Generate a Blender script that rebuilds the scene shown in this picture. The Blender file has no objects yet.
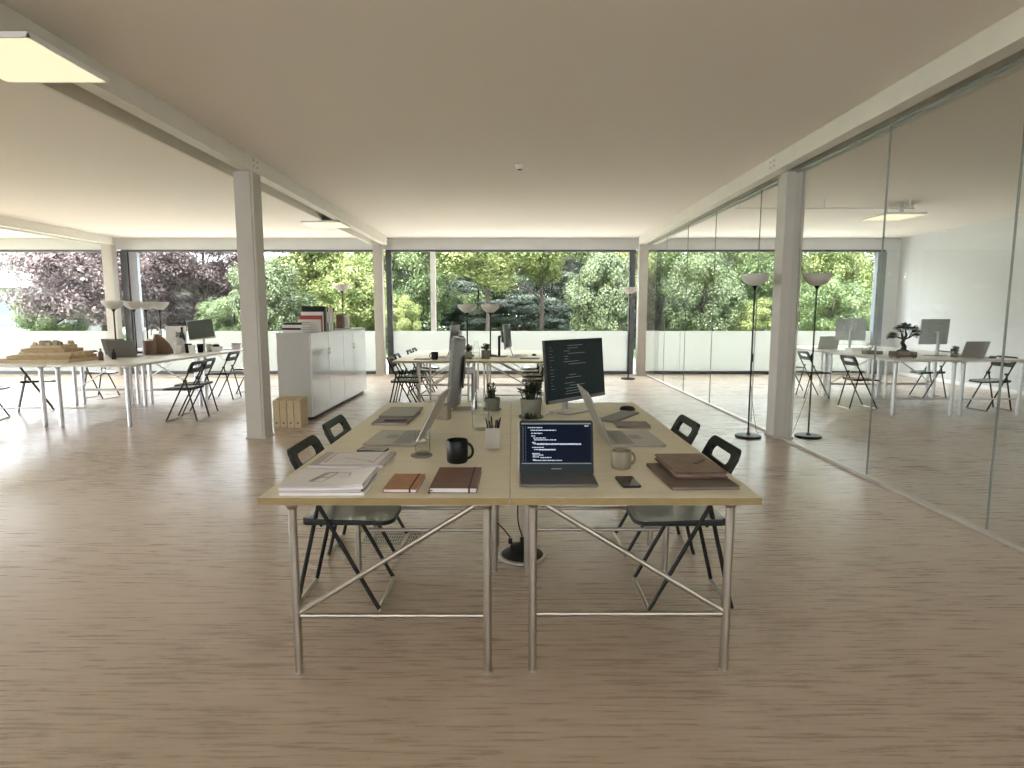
import bpy, bmesh, math, random
import numpy as np
from mathutils import Matrix, Vector, Euler

random.seed(7)
PI = math.pi
C = bpy.context.scene.collection
R = math.radians
H = 1.43                       # eye height of the camera
TT = 0.73                      # table top height

# ------------------------------------------------------------------ materials
def mat(name, col, rough=0.5, metal=0.0, spec=0.5, emit=None, estr=0.0, coat=0.0, var=0.0, vscale=8.0, trans=0.0, bump=0.0, stretch=None):
    m = bpy.data.materials.new(name); m.use_nodes = True
    nt = m.node_tree; b = nt.nodes['Principled BSDF']
    c4 = (col[0], col[1], col[2], 1)
    b.inputs['Base Color'].default_value = c4
    b.inputs['Roughness'].default_value = rough
    b.inputs['Metallic'].default_value = metal
    b.inputs['Specular IOR Level'].default_value = spec
    b.inputs['Coat Weight'].default_value = coat
    b.inputs['Coat Roughness'].default_value = 0.08
    b.inputs['Transmission Weight'].default_value = trans
    if emit:
        b.inputs['Emission Color'].default_value = (*emit, 1); b.inputs['Emission Strength'].default_value = estr
    if var > 0 or bump > 0:
        tc = nt.nodes.new('ShaderNodeTexCoord'); mp = nt.nodes.new('ShaderNodeMapping')
        nt.links.new(tc.outputs['Object'], mp.inputs['Vector'])
        if stretch: mp.inputs['Scale'].default_value = stretch
        n = nt.nodes.new('ShaderNodeTexNoise'); n.inputs['Scale'].default_value = vscale; n.inputs['Detail'].default_value = 4
        nt.links.new(mp.outputs['Vector'], n.inputs['Vector'])
        if var > 0:
            r = nt.nodes.new('ShaderNodeValToRGB')
            r.color_ramp.elements[0].position = 0.3; r.color_ramp.elements[1].position = 0.7
            r.color_ramp.elements[0].color = (*[max(0, x*(1-var)) for x in col], 1)
            r.color_ramp.elements[1].color = (*[min(1, x*(1+var)) for x in col], 1)
            nt.links.new(n.outputs['Fac'], r.inputs['Fac']); nt.links.new(r.outputs['Color'], b.inputs['Base Color'])
        if bump > 0:
            bp = nt.nodes.new('ShaderNodeBump'); bp.inputs['Strength'].default_value = bump; bp.inputs['Distance'].default_value = 0.01
            nt.links.new(n.outputs['Fac'], bp.inputs['Height']); nt.links.new(bp.outputs['Normal'], b.inputs['Normal'])
    return m

def mat_floor():
    m = bpy.data.materials.new('wood_floor'); m.use_nodes = True
    nt = m.node_tree; b = nt.nodes['Principled BSDF']; N = nt.nodes.new; L = nt.links.new
    tc = N('ShaderNodeTexCoord')
    def noise(sc, scale, detail=5, rough=0.6):
        mp = N('ShaderNodeMapping'); mp.inputs['Scale'].default_value = sc
        L(tc.outputs['Object'], mp.inputs['Vector'])
        n = N('ShaderNodeTexNoise'); n.inputs['Scale'].default_value = scale; n.inputs['Detail'].default_value = detail; n.inputs['Roughness'].default_value = rough
        L(mp.outputs['Vector'], n.inputs['Vector']); return n
    grain = noise((1.5, 24, 1), 2.2, 8, 0.68)
    fine = noise((2.2, 48, 1), 1.6, 4, 0.6)
    blot = noise((0.5, 1.0, 1), 0.9, 2, 0.5)
    # planks: rows along X
    br = N('ShaderNodeTexBrick'); br.inputs['Scale'].default_value = 1.0
    br.inputs['Brick Width'].default_value = 1.25; br.inputs['Row Height'].default_value = 0.145
    br.inputs['Mortar Size'].default_value = 0.0025; br.inputs['Mortar Smooth'].default_value = 0.4
    br.inputs['Color1'].default_value = (0.35, 0.35, 0.35, 1); br.inputs['Color2'].default_value = (0.65, 0.65, 0.65, 1); br.inputs['Mortar'].default_value = (0.16, 0.16, 0.16, 1)
    br.offset = 0.37
    L(tc.outputs['Object'], br.inputs['Vector'])
    def mix(a, bb, f, mode='MIX'):
        x = N('ShaderNodeMix'); x.data_type = 'RGBA'; x.blend_type = mode; x.inputs[0].default_value = f
        L(a, x.inputs[6]); L(bb, x.inputs[7]); return x.outputs[2]
    v = mix(grain.outputs['Fac'], fine.outputs['Fac'], 0.42)
    v = mix(v, br.outputs['Color'], 0.07)
    v = mix(v, blot.outputs['Fac'], 0.15)
    rp = N('ShaderNodeValToRGB'); e = rp.color_ramp.elements
    e[0].position = 0.36; e[0].color = (0.325, 0.243, 0.170, 1)
    e[1].position = 0.66; e[1].color = (0.63, 0.515, 0.40, 1)
    mid = e.new(0.5); mid.color = (0.47, 0.37, 0.272, 1)
    L(v, rp.inputs['Fac']); L(rp.outputs['Color'], b.inputs['Base Color'])
    rr = N('ShaderNodeMapRange'); rr.inputs['To Min'].default_value = 0.20; rr.inputs['To Max'].default_value = 0.36
    L(v, rr.inputs['Value']); L(rr.outputs['Result'], b.inputs['Roughness'])
    bp = N('ShaderNodeBump'); bp.inputs['Strength'].default_value = 0.06; bp.inputs['Distance'].default_value = 0.002
    L(v, bp.inputs['Height']); L(bp.outputs['Normal'], b.inputs['Normal'])
    b.inputs['Specular IOR Level'].default_value = 1.0; b.inputs['Specular Tint'].default_value = (0.80, 0.89, 1.0, 1); b.inputs['IOR'].default_value = 1.6  # bluish sky sheen put into the specular tint
    return m

def mat_glass(name, tint=(0.93, 0.96, 0.94), ior=1.45, gain=1.0, edge=False):
    # a thin pane: mostly see-through, mirror-like by Fresnel
    m = bpy.data.materials.new(name); m.use_nodes = True
    nt = m.node_tree; nt.nodes.clear(); N = nt.nodes.new; L = nt.links.new
    o = N('ShaderNodeOutputMaterial'); mx = N('ShaderNodeMixShader'); fr = N('ShaderNodeFresnel'); fr.inputs['IOR'].default_value = ior
    t = N('ShaderNodeBsdfTransparent'); t.inputs['Color'].default_value = (*tint, 1)
    g = N('ShaderNodeBsdfGlossy'); g.inputs['Roughness'].default_value = 0.0; g.inputs['Color'].default_value = (gain, gain, gain, 1)
    if edge:   # thicker glass seen along the wall of a vessel swallows more light
        lw = N('ShaderNodeLayerWeight'); lw.inputs['Blend'].default_value = 0.25
        cr_ = N('ShaderNodeValToRGB'); cr_.color_ramp.elements[0].position = 0.35; cr_.color_ramp.elements[0].color = (*tint, 1)
        cr_.color_ramp.elements[1].position = 1.0; cr_.color_ramp.elements[1].color = (0.25, 0.27, 0.26, 1)
        L(lw.outputs['Facing'], cr_.inputs['Fac']); L(cr_.outputs['Color'], t.inputs['Color'])
    ge = N('ShaderNodeNewGeometry'); sb = N('ShaderNodeMath'); sb.operation = 'SUBTRACT'; sb.inputs[0].default_value = 1.0; L(ge.outputs['Backfacing'], sb.inputs[1])
    ml = N('ShaderNodeMath'); ml.operation = 'MULTIPLY'; L(fr.outputs[0], ml.inputs[0]); L(sb.outputs[0], ml.inputs[1])
    L(ml.outputs[0], mx.inputs[0]); L(t.outputs[0], mx.inputs[1]); L(g.outputs[0], mx.inputs[2]); L(mx.outputs[0], o.inputs[0])
    return m

def mat_frost():
    m = bpy.data.materials.new('frosted_film'); m.use_nodes = True
    nt = m.node_tree; nt.nodes.clear(); N = nt.nodes.new; L = nt.links.new
    o = N('ShaderNodeOutputMaterial')
    tr = N('ShaderNodeBsdfTranslucent'); tr.inputs['Color'].default_value = (0.46, 0.465, 0.43, 1)
    df = N('ShaderNodeBsdfDiffuse'); df.inputs['Color'].default_value = (0.9, 0.9, 0.86, 1)
    tp = N('ShaderNodeBsdfTransparent')
    a = N('ShaderNodeMixShader'); a.inputs[0].default_value = 0.14; L(tr.outputs[0], a.inputs[1]); L(df.outputs[0], a.inputs[2])
    c = N('ShaderNodeMixShader'); c.inputs[0].default_value = 0.06; L(a.outputs[0], c.inputs[1]); L(tp.outputs[0], c.inputs[2])
    L(c.outputs[0], o.inputs[0]); return m

def mat_leaf(name, c0, c1, tr=0.35):
    m = bpy.data.materials.new(name); m.use_nodes = True
    nt = m.node_tree; nt.nodes.clear(); N = nt.nodes.new; L = nt.links.new
    o = N('ShaderNodeOutputMaterial')
    tc = N('ShaderNodeTexCoord'); n = N('ShaderNodeTexNoise'); n.inputs['Scale'].default_value = 2.4; n.inputs['Detail'].default_value = 5
    L(tc.outputs['Object'], n.inputs['Vector'])
    r = N('ShaderNodeValToRGB'); r.color_ramp.elements[0].position = 0.35; r.color_ramp.elements[1].position = 0.65
    r.color_ramp.elements[0].color = (*c0, 1); r.color_ramp.elements[1].color = (*c1, 1)
    L(n.outputs['Fac'], r.inputs['Fac'])
    d = N('ShaderNodeBsdfPrincipled'); d.inputs['Roughness'].default_value = 0.45; t = N('ShaderNodeBsdfTranslucent')
    L(r.outputs['Color'], d.inputs['Base Color']); L(r.outputs['Color'], t.inputs['Color'])
    x = N('ShaderNodeMixShader'); x.inputs[0].default_value = tr
    L(d.outputs[0], x.inputs[1]); L(t.outputs[0], x.inputs[2]); L(x.outputs[0], o.inputs[0]); return m

M = dict(
    floor=mat_floor(),
    ceiling=mat('ceiling_plaster', (0.85, 0.80, 0.735), 0.9, spec=0.2, bump=0.05, vscale=40),
    wall=mat('white_wall', (0.60, 0.61, 0.61), 0.75, spec=0.3, var=0.015, vscale=2),
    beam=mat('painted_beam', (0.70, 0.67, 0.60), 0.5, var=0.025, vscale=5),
    header=mat('grey_header', (0.58, 0.59, 0.58), 0.7, var=0.02, vscale=3),
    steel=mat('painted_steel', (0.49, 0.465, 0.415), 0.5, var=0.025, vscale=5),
    dark=mat('dark_window_frame', (0.085, 0.09, 0.10), 0.5, var=0.15, vscale=6),
    wframe=mat('white_window_frame', (0.82, 0.83, 0.82), 0.5, var=0.02),
    glass=mat_glass('window_glass', (0.985, 0.99, 0.98), 1.1),
    partition=mat_glass('partition_glass', (0.965, 0.977, 0.965), 1.45),
    frost=mat_frost(),
    seal=mat('glass_seal', (0.22, 0.25, 0.22), 0.3, var=0.05),
    rail=mat('aluminium_rail', (0.55, 0.52, 0.47), 0.4, metal=0.6, var=0.05),
    top=mat('birch_laminate', (0.74, 0.685, 0.52), 0.42, var=0.05, vscale=3, stretch=(1, 8, 1)),
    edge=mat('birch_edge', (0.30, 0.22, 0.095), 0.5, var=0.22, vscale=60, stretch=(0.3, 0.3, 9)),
    whitetop=mat('white_laminate', (0.80, 0.80, 0.78), 0.35, var=0.02),
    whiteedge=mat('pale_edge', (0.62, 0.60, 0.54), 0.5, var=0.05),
    chrome=mat('brushed_steel', (0.50, 0.465, 0.405), 0.28, metal=1.0, var=0.06, vscale=20),
    galv=mat('galvanised_steel', (0.66, 0.67, 0.68), 0.35, metal=0.8, var=0.1, vscale=40),
    black=mat('black_plastic', (0.014, 0.015, 0.014), 0.42, spec=0.25, var=0.2, vscale=30),
    blackm=mat('black_metal', (0.012, 0.012, 0.011), 0.38, spec=0.25, var=0.2, vscale=20),
    seat=mat('glossy_black_seat', (0.03, 0.033, 0.031), 0.22, spec=0.8, coat=0.9, var=0.1),
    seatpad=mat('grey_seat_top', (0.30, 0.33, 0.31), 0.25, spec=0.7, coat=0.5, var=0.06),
    lamp=mat('lamp_shade_frosted', (0.60, 0.58, 0.53), 0.5, var=0.03),
    silver=mat('silver_aluminium', (0.42, 0.41, 0.385), 0.38, metal=0.65, var=0.03, vscale=30),
    grey=mat('grey_aluminium', (0.21, 0.205, 0.20), 0.4, metal=0.5, var=0.04),
    keys=mat('grey_keys', (0.30, 0.30, 0.28), 0.6, var=0.08),
    darkkeys=mat('dark_keys', (0.05, 0.05, 0.05), 0.5, var=0.1),
    scr=mat('screen_off', (0.008, 0.011, 0.010), 0.35, spec=0.12, emit=(0.003, 0.005, 0.005), estr=1.0, var=0.05),
    phone=mat('phone_glass', (0.006, 0.006, 0.006), 0.12, spec=0.3, var=0.05),
    code=mat('screen_navy', (0.002, 0.004, 0.010), 0.3, spec=0.03, emit=(0.0006, 0.0016, 0.005), estr=1.0, var=0.05),
    codetxt=mat('screen_text', (0.4, 0.45, 0.5), 0.4, emit=(0.30, 0.36, 0.45), estr=0.5, var=0.05),
    codedim=mat('screen_text_dim', (0.15, 0.16, 0.16), 0.4, emit=(0.05, 0.055, 0.055), estr=0.6, var=0.05),
    paper=mat('paper', (0.78, 0.76, 0.75), 0.85, spec=0.2, var=0.03, vscale=14),
    paperb=mat('grey_paper', (0.52, 0.49, 0.48), 0.85, spec=0.2, var=0.06),
    ink=mat('print_ink', (0.40, 0.38, 0.36), 0.85, var=0.1),
    tan=mat('tan_leather', (0.36, 0.15, 0.055), 0.45, var=0.16, vscale=30, bump=0.15),
    brown=mat('dark_brown_leather', (0.13, 0.052, 0.033), 0.42, var=0.2, vscale=30, bump=0.15),
    leather=mat('worn_brown_leather', (0.15, 0.078, 0.045), 0.42, var=0.22, vscale=22, bump=0.2),
    folder=mat('dark_folder_cover', (0.115, 0.08, 0.058), 0.5, var=0.1),
    greyfold=mat('taupe_cover', (0.20, 0.17, 0.15), 0.55, var=0.08),
    strap=mat('dark_elastic', (0.03, 0.018, 0.014), 0.6, var=0.1),
    mug=mat('black_ceramic', (0.009, 0.009, 0.008), 0.35, spec=0.2, var=0.1),
    cream=mat('cream_ceramic', (0.25, 0.215, 0.145), 0.4, var=0.08, vscale=40),
    coffee=mat('coffee', (0.03, 0.015, 0.008), 0.1, var=0.1),
    cup=mat('grey_white_cup', (0.52, 0.50, 0.45), 0.6, var=0.03),
    kraft=mat('kraft_board', (0.50, 0.40, 0.26), 0.8, spec=0.2, var=0.06, vscale=20),
    kraftd=mat('kraft_board_dark', (0.40, 0.30, 0.18), 0.8, spec=0.2, var=0.1, vscale=20),
    pot=mat('grey_green_pot', (0.20, 0.20, 0.15), 0.6, var=0.1, vscale=20),
    clear=None, soil=mat('soil', (0.03, 0.022, 0.016), 0.95, var=0.3, vscale=60),
    succ=mat_leaf('succulent_leaf', (0.016, 0.026, 0.013), (0.045, 0.06, 0.03), 0.1),
    bark=mat('bark', (0.045, 0.036, 0.028), 0.9, var=0.3, vscale=12, bump=0.4),
    cabinet=mat('white_gloss_cabinet', (0.44, 0.44, 0.41), 0.35, var=0.02),
    door=mat('glossy_cabinet_door', (0.66, 0.68, 0.71), 0.13, spec=0.8, coat=0.6, var=0.01),
    gap=mat('shadow_gap', (0.05, 0.05, 0.05), 0.8, var=0.1),
    red=mat('red_cover', (0.36, 0.035, 0.035), 0.5, var=0.08),
    whitebook=mat('white_cover', (0.70, 0.67, 0.62), 0.6, var=0.04),
    woodbox=mat('dark_wood', (0.13, 0.075, 0.045), 0.5, var=0.25, vscale=8, stretch=(1, 1, 8)),
    panel=mat('light_panel_diffuser', (0.35, 0.34, 0.30), 0.6, emit=(1.0, 0.90, 0.58), estr=0.46, var=0.01),
    lit=mat('fixture_white', (0.8, 0.8, 0.77), 0.5, var=0.02),
    greenmon=mat('grey_green_screen', (0.06, 0.075, 0.055), 0.3, var=0.04),
    monback=mat('pale_grey_shell', (0.42, 0.44, 0.43), 0.4, metal=0.2, var=0.03),
    render=mat('white_render', (0.36, 0.36, 0.355), 0.85, var=0.03),
    housewin=mat('house_window', (0.06, 0.09, 0.09), 0.15, spec=0.7, var=0.1),
    lawn=mat('lawn', (0.07, 0.11, 0.035), 0.9, var=0.4, vscale=1.5),
    water=mat_glass('clear_glass', (0.985, 0.99, 0.987), 1.5, 1.0, True),
)
M['clear'] = M['water']

# ------------------------------------------------------------------ mesh builder
class MB:
    def __init__(s): s.v = []; s.f = []; s.mi = []
    def add(s, vs, fs, mi=0):
        o = len(s.v); s.v += [tuple(p) for p in vs]; s.f += [tuple(i+o for i in f) for f in fs]; s.mi += [mi]*len(fs); return s
    def box(s, x0, x1, y0, y1, z0, z1, mi=0):
        vs = [(x0,y0,z0),(x1,y0,z0),(x1,y1,z0),(x0,y1,z0),(x0,y0,z1),(x1,y0,z1),(x1,y1,z1),(x0,y1,z1)]
        return s.add(vs, [(3,2,1,0),(4,5,6,7),(0,1,5,4),(1,2,6,5),(2,3,7,6),(3,0,4,7)], mi)
    def tube(s, pts, r, n=10, mi=0, closed=False, cap=True):
        P = [Vector(p) for p in pts]; k = len(P); rr = r if isinstance(r, (list, tuple)) else [r]*k
        vs = []; T = []
        for i in range(k):
            if closed: t = P[(i+1) % k]-P[i-1]
            else: t = P[min(i+1, k-1)]-P[max(i-1, 0)]
            T.append(t.normalized())
        up = Vector((0,0,1)) if abs(T[0].z) < 0.9 else Vector((1,0,0))
        a = T[0].cross(up).normalized()
        for i in range(k):
            a = (a - T[i]*a.dot(T[i])).normalized(); b = T[i].cross(a)
            for j in range(n):
                w = 2*PI*j/n; vs.append(P[i]+(a*math.cos(w)+b*math.sin(w))*rr[i])
        fs = []
        for i in range(k if closed else k-1):
            i2 = (i+1) % k
            for j in range(n):
                fs.append((i*n+j, i*n+(j+1) % n, i2*n+(j+1) % n, i2*n+j))
        if cap and not closed:
            fs.append(tuple(range(n-1, -1, -1))); fs.append(tuple((k-1)*n+j for j in range(n)))
        return s.add(vs, fs, mi)
    def lathe(s, prof, n=32, c=(0,0,0), mi=0, cap0=True, cap1=True):
        vs = []
        for r, z in prof:
            for j in range(n):
                w = 2*PI*j/n; vs.append((c[0]+r*math.cos(w), c[1]+r*math.sin(w), c[2]+z))
        fs = []
        for i in range(len(prof)-1):
            for j in range(n): fs.append((i*n+j, i*n+(j+1) % n, (i+1)*n+(j+1) % n, (i+1)*n+j))
        if cap0: fs.append(tuple(range(n-1, -1, -1)))
        if cap1: fs.append(tuple((len(prof)-1)*n+j for j in range(n)))
        return s.add(vs, fs, mi)
    def prism(s, outline, z0, z1, mi=0):
        n = len(outline)
        vs = [(x,y,z0) for x,y in outline]+[(x,y,z1) for x,y in outline]
        fs = [tuple(range(n-1,-1,-1)), tuple(range(n,2*n))]+[(i,(i+1)%n,n+(i+1)%n,n+i) for i in range(n)]
        return s.add(vs, fs, mi)
    def rslab(s, w, d, z0, z1, r=0.01, ch=0.002, c=(0,0), seg=5, mi=0):
        ch = min(ch, (z1-z0)*0.45)
        vs = []; n = 4*(seg+1)
        for z, ins in ((z0,ch),(z0+ch,0),(z1-ch,0),(z1,ch)):
            for x, y in rrect(w-2*ins, d-2*ins, max(r-ins, 0.0005), seg): vs.append((c[0]+x, c[1]+y, z))
        fs = [tuple(range(n-1,-1,-1)), tuple(3*n+j for j in range(n))]
        for i in range(3):
            for j in range(n): fs.append((i*n+j, i*n+(j+1)%n, (i+1)*n+(j+1)%n, (i+1)*n+j))
        return s.add(vs, fs, mi)
    def xf(s, m, start=0):
        for i in range(start, len(s.v)): s.v[i] = tuple(m @ Vector(s.v[i]))
        return s
    def build(s, name, m, parent=None, bevel=0.0, smooth=True, ang=38, loc=None, rz=None):
        me = bpy.data.meshes.new(name); me.from_pydata(s.v, [], s.f)
        ms = m if isinstance(m, (list, tuple)) else [m]
        for x in ms: me.materials.append(x)
        me.polygons.foreach_set('material_index', s.mi)
        if bevel > 0:
            bm = bmesh.new(); bm.from_mesh(me)
            bmesh.ops.bevel(bm, geom=[e for e in bm.edges if len(e.link_faces) == 2 and e.calc_face_angle(0) > 0.6], offset=bevel, segments=2, affect='EDGES', profile=0.5, clamp_overlap=True)
            bm.to_mesh(me); bm.free()
        if smooth and bevel == 0:
            me.polygons.foreach_set('use_smooth', [True]*len(me.polygons))
            me.set_sharp_from_angle(angle=R(ang))
        me.update()
        o = bpy.data.objects.new(name, me); C.objects.link(o)
        if parent is not None: o.parent = parent
        if loc: o.location = loc
        if rz is not None: o.rotation_euler = (0,0,rz)
        return o

def rrect(w, d, r, seg=5):
    pts = []
    r = min(r, w/2-1e-5, d/2-1e-5)
    for cx, cy, a0 in ((w/2-r, d/2-r, 0), (-w/2+r, d/2-r, 90), (-w/2+r, -d/2+r, 180), (w/2-r, -d/2+r, 270)):
        for k in range(seg+1):
            a = R(a0+90*k/seg); pts.append((cx+r*math.cos(a), cy+r*math.sin(a)))
    return pts

def tag(o, label=None, cat=None, group=None, kind=None):
    if label: o['label'] = label
    if cat: o['category'] = cat
    if group: o['group'] = group
    if kind: o['kind'] = kind
    return o
def thing(name, label, cat, loc=(0,0,0), rz=0, group=None):
    o = bpy.data.objects.new(name, None); o.empty_display_size = 0.1; C.objects.link(o)
    o.location = loc; o.rotation_euler = (0,0,rz); return tag(o, label, cat, group)
def copy_tree(o, parent=None):
    c = o.copy(); C.objects.link(c)
    if parent is not None: c.parent = parent
    for ch in list(o.children): copy_tree(ch, c)
    return c
class Proto:
    """first placement moves the source itself, later ones copy it with all its parts"""
    def __init__(s, maker): s.maker = maker; s.root = None
    def put(s, loc, rz, label, cat, group=None, scale=None):
        if s.root is None: s.root = s.maker(); o = s.root
        else: o = copy_tree(s.root)
        o.location = loc; o.rotation_euler = (0,0,rz)
        if scale: o.scale = (scale,)*3 if not isinstance(scale, (tuple, list)) else scale
        if 'group' in o.keys(): del o['group']
        return tag(o, label, cat, group)
def struct(name, mb, m, label=None, bevel=0, parent=None, **k):
    o = mb.build(name, m, parent, bevel, **k)
    if parent is None: tag(o, label, kind='structure')
    return o

# ------------------------------------------------------------------ the setting
CZ = 3.14; FY = 14.1; LX = -15.0; RX = 8.95; BY = -4.5
struct('floor', MB().box(LX, RX, BY, FY+0.05, -0.12, 0), M['floor'], 'brown wood plank floor with long horizontal grain', smooth=False)
struct('ceiling', MB().box(LX, RX, BY, FY+0.2, CZ, CZ+0.25), M['ceiling'], 'plain off-white plaster ceiling', smooth=False)
struct('wall_right', MB().box(RX, RX+0.15, BY, FY+0.2, 0, CZ), M['wall'], 'plain white wall at the back of the glazed room', smooth=False)
lw = MB().box(LX-0.15, LX, BY, FY+0.2, 2.88, CZ)  # open left end is made up to bring in more daylight
for y in (BY, -1.4, 1.7, 4.8, 7.9, 11.0, FY): lw.box(LX-0.15, LX, y, y+0.1, 0, 2.88)
struct('window_6', lw, M['wframe'], 'white framing of the unseen left end, opened to add daylight', smooth=False)
struct('wall_far', MB().box(LX, RX, FY-0.02, FY+0.2, 2.88, CZ), M['header'], 'pale grey header strip above the long windows', smooth=False)
struct('baseboard_right', MB().box(RX-0.015, RX-0.001, 3.0, FY-0.1, 0.0, 0.07), M['wframe'], 'white baseboard along the white wall', bevel=0.003)

# far windows: (x0, x1, extra mullions)
bays = [(-14.95, -9.28, []), (-9.02, -3.17, [-5.9]), (-2.92, 2.86, [-1.83]), (3.10, 8.62, [])]
for i, (x0, x1, mul) in enumerate(bays):
    w = thing('window_%d' % (i+1), None, None, ((x0+x1)/2, FY, 0)); w['kind'] = 'structure'
    w['label'] = ['full height window before the purple tree at far left', 'full height window behind the white table and cabinet', 'full height window behind the middle desks', 'full height window behind the glass partition'][i]
    a, b = x0-(x0+x1)/2, x1-(x0+x1)/2
    MB().box(a, b, 0.045, 0.055, 0.05, 2.86).build('window_pane', M['glass'], w, smooth=False)
    MB().box(a, b, 0.03, 0.036, 0.07, 1.01).build('frosted_film', M['frost'], w, smooth=False)
    f = MB().box(a, b, 0.0, 0.09, 0.0, 0.07).box(a, b, 0.0, 0.09, 2.83, 2.878)
    f.build('window_frame', M['dark'], w, bevel=0.004)
    if i == 1:
        MB().box(a, a+0.16, -0.05, 0.09, 0.072, 2.828).build('jamb', M['dark'], w, bevel=0.004)
        MB().box(a+0.17, a+0.36, -0.01, 0.09, 0.072, 2.828).build('jamb', mat('grey_jamb', (0.30, 0.32, 0.36), 0.5, var=0.05), w, bevel=0.004)
    if i in (2,):
        MB().box(a, a+0.13, 0.0, 0.09, 0.072, 2.828).build('jamb', M['dark'], w, bevel=0.004)
        MB().box(b-0.14, b, 0.0, 0.09, 0.072, 2.828).build('jamb', M['dark'], w, bevel=0.004)
    if i == 3:
        MB().box(b-0.20, b, -0.06, 0.09, 0.072, 2.828).build('jamb', mat('grey_reveal', (0.22, 0.24, 0.27), 0.5, var=0.05), w, bevel=0.004)
        MB().box(b, b+0.33, -0.02, 0.15, 0.0, 2.878).build('end_panel', M['wall'], w, smooth=False)
    for mx in mul:
        xm = mx-(x0+x1)/2
        MB().box(xm-0.06, xm+0.06, -0.03, 0.02, 1.012 if i == 2 else 0.075, 2.828).build('mullion', M['wframe'], w, bevel=0.004)

# columns: white-painted steel H sections
def column(x, y, label, w=0.21, d=0.22, top=2.965):
    t, g = 0.018, 0.06
    m = MB()
    m.box(-w/2, w/2-0.03, -d/2, -d/2+t, 0.02, top).box(-w/2, w/2, d/2-t, d/2, 0.02, top)
    m.box(-0.05, w/2, -d/2+0.02, d/2-0.018, 0.02, top)
    m.box(-w/2, -w/2+0.02, -d/2+0.018, d/2-0.018, 0.02, top)
    m.box(w/2-0.024, w/2, -d/2-0.002, -d/2+t, 0.02, top)
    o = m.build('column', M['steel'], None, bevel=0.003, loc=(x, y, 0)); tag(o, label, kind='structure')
    MB().box(-w/2-0.012, w/2+0.012, -d/2-0.012, d/2+0.012, 0, 0.022).build('base_plate', M['steel'], o, bevel=0.003)
    return o
column(-2.93, 6.86, 'white steel column nearest the camera beside the cabinet')
column(3.10, 6.86, 'white steel column standing in the glass partition')
column(-3.05, 13.93, 'white steel column at the window behind the cabinet', 0.2, 0.2)
column(2.99, 13.93, 'white steel column at the window where the glass partition ends', 0.2, 0.2)
column(-9.18, 13.93, 'white steel column at the far left window', 0.22, 0.2)

def beam(x, label, side=1):
    # twin channels with an open slot between them
    m = MB(); y0, y1 = BY, 13.85; z0 = 2.968
    m.box(x-0.0, x+0.15, y0, y1, z0+0.012, CZ-0.001)
    m.box(x+0.03, x+0.153, y0, y1, z0, z0+0.022)
    m.box(x-0.20, x-0.0, y0, y1, CZ-0.06, CZ-0.001)
    m.box(x-0.23, x-0.195, y0, y1, z0, CZ-0.001)
    if side < 0: m.xf(Matrix.Translation((2*x-0.04,0,0)) @ Matrix.Diagonal((-1,1,1,1)))
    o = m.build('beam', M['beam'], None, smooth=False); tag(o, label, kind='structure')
    for k in range(4):
        xx = x+0.151 if side > 0 else x-0.191
        b = MB().lathe([(0.011,0),(0.011,0.008),(0.006,0.012)], 8); b.xf(Matrix.Translation((xx, 6.80+0.10*(k%2), 3.03+0.06*(k//2))) @ Matrix.Rotation(R(90*side),4,'Y'))
        b.build('bolt', M['rail'], o)
    return o
beam(-2.98, 'white steel beam running to the window above the near left column')
beam(3.06, 'white steel beam running along the head of the glass partition', -1)
beam(-9.18, 'white steel beam over the far left tables')

# glass partition
GX = 3.09
gp = thing('glass_partition', 'clear frameless glass partition with thin seams between panes', None, (GX, 0, 0)); gp['kind'] = 'structure'
seams = [-3.9, -2.7, -1.4, -0.1, 1.2, 2.45, 3.77, 5.1, 6.72]
seams2 = [7.0, 7.65, 9.3, 10.75, 12.2, 13.80]
for S in (seams, seams2):
    for a, b in zip(S[:-1], S[1:]):
        MB().box(-0.006, 0.006, a+0.004, b-0.004, 0.032, 2.966).build('glass_pane', M['partition'], gp, smooth=False)
        if b not in (6.72, 13.80):
            MB().box(-0.007, 0.007, b-0.003, b+0.003, 0.032, 2.966).build('glass_seam', M['seal'], gp, smooth=False)
for a, b in ((-3.9, 6.72), (7.0, 13.80)):
    MB().box(-0.03, 0.03, a, b, 0.0, 0.030).build('floor_rail', M['rail'], gp, bevel=0.004)
    MB().box(-0.018, 0.018, a, b, 2.945, 2.9665).build('head_rail', M['seal'], gp, bevel=0.003)

# rear of the building: unseen wall with a high band added to let daylight in
struct('wall_rear', MB().box(LX-0.15, RX+0.15, BY-0.15, BY, -0.12, 2.25).box(LX-0.15, RX+0.15, BY-0.15, BY, 2.9, CZ).box(LX-0.15, -6.0, BY-0.15, BY, 2.25, 2.9), M['wall'], 'plain white wall behind the camera with a high opening added for daylight', smooth=False)

# ground outside
struct('ground', MB().box(-60, 60, -40, FY+0.21, -0.5, -0.125).box(-200, 200, FY+0.21, 300, -0.5, -0.06), M['lawn'], 'lawn outside the windows', smooth=False)

bounce_slab = mat('pale_bounce_slab', (0.42, 0.41, 0.39), 0.8, var=0.06, vscale=2)  # pale ground added front and rear to bounce sunlight indoors
struct('bounce_terrace', MB().box(-40, 40, FY+0.25, 19.0, -0.0599, -0.03), bounce_slab, 'pale slab added outside the windows to bounce sunlight in', smooth=False)
struct('bounce_terrace_rear', MB().box(-40, 40, -24, BY-0.02, -0.1249, -0.04), bounce_slab, 'pale slab added behind the building to bounce sunlight in', smooth=False)

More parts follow.
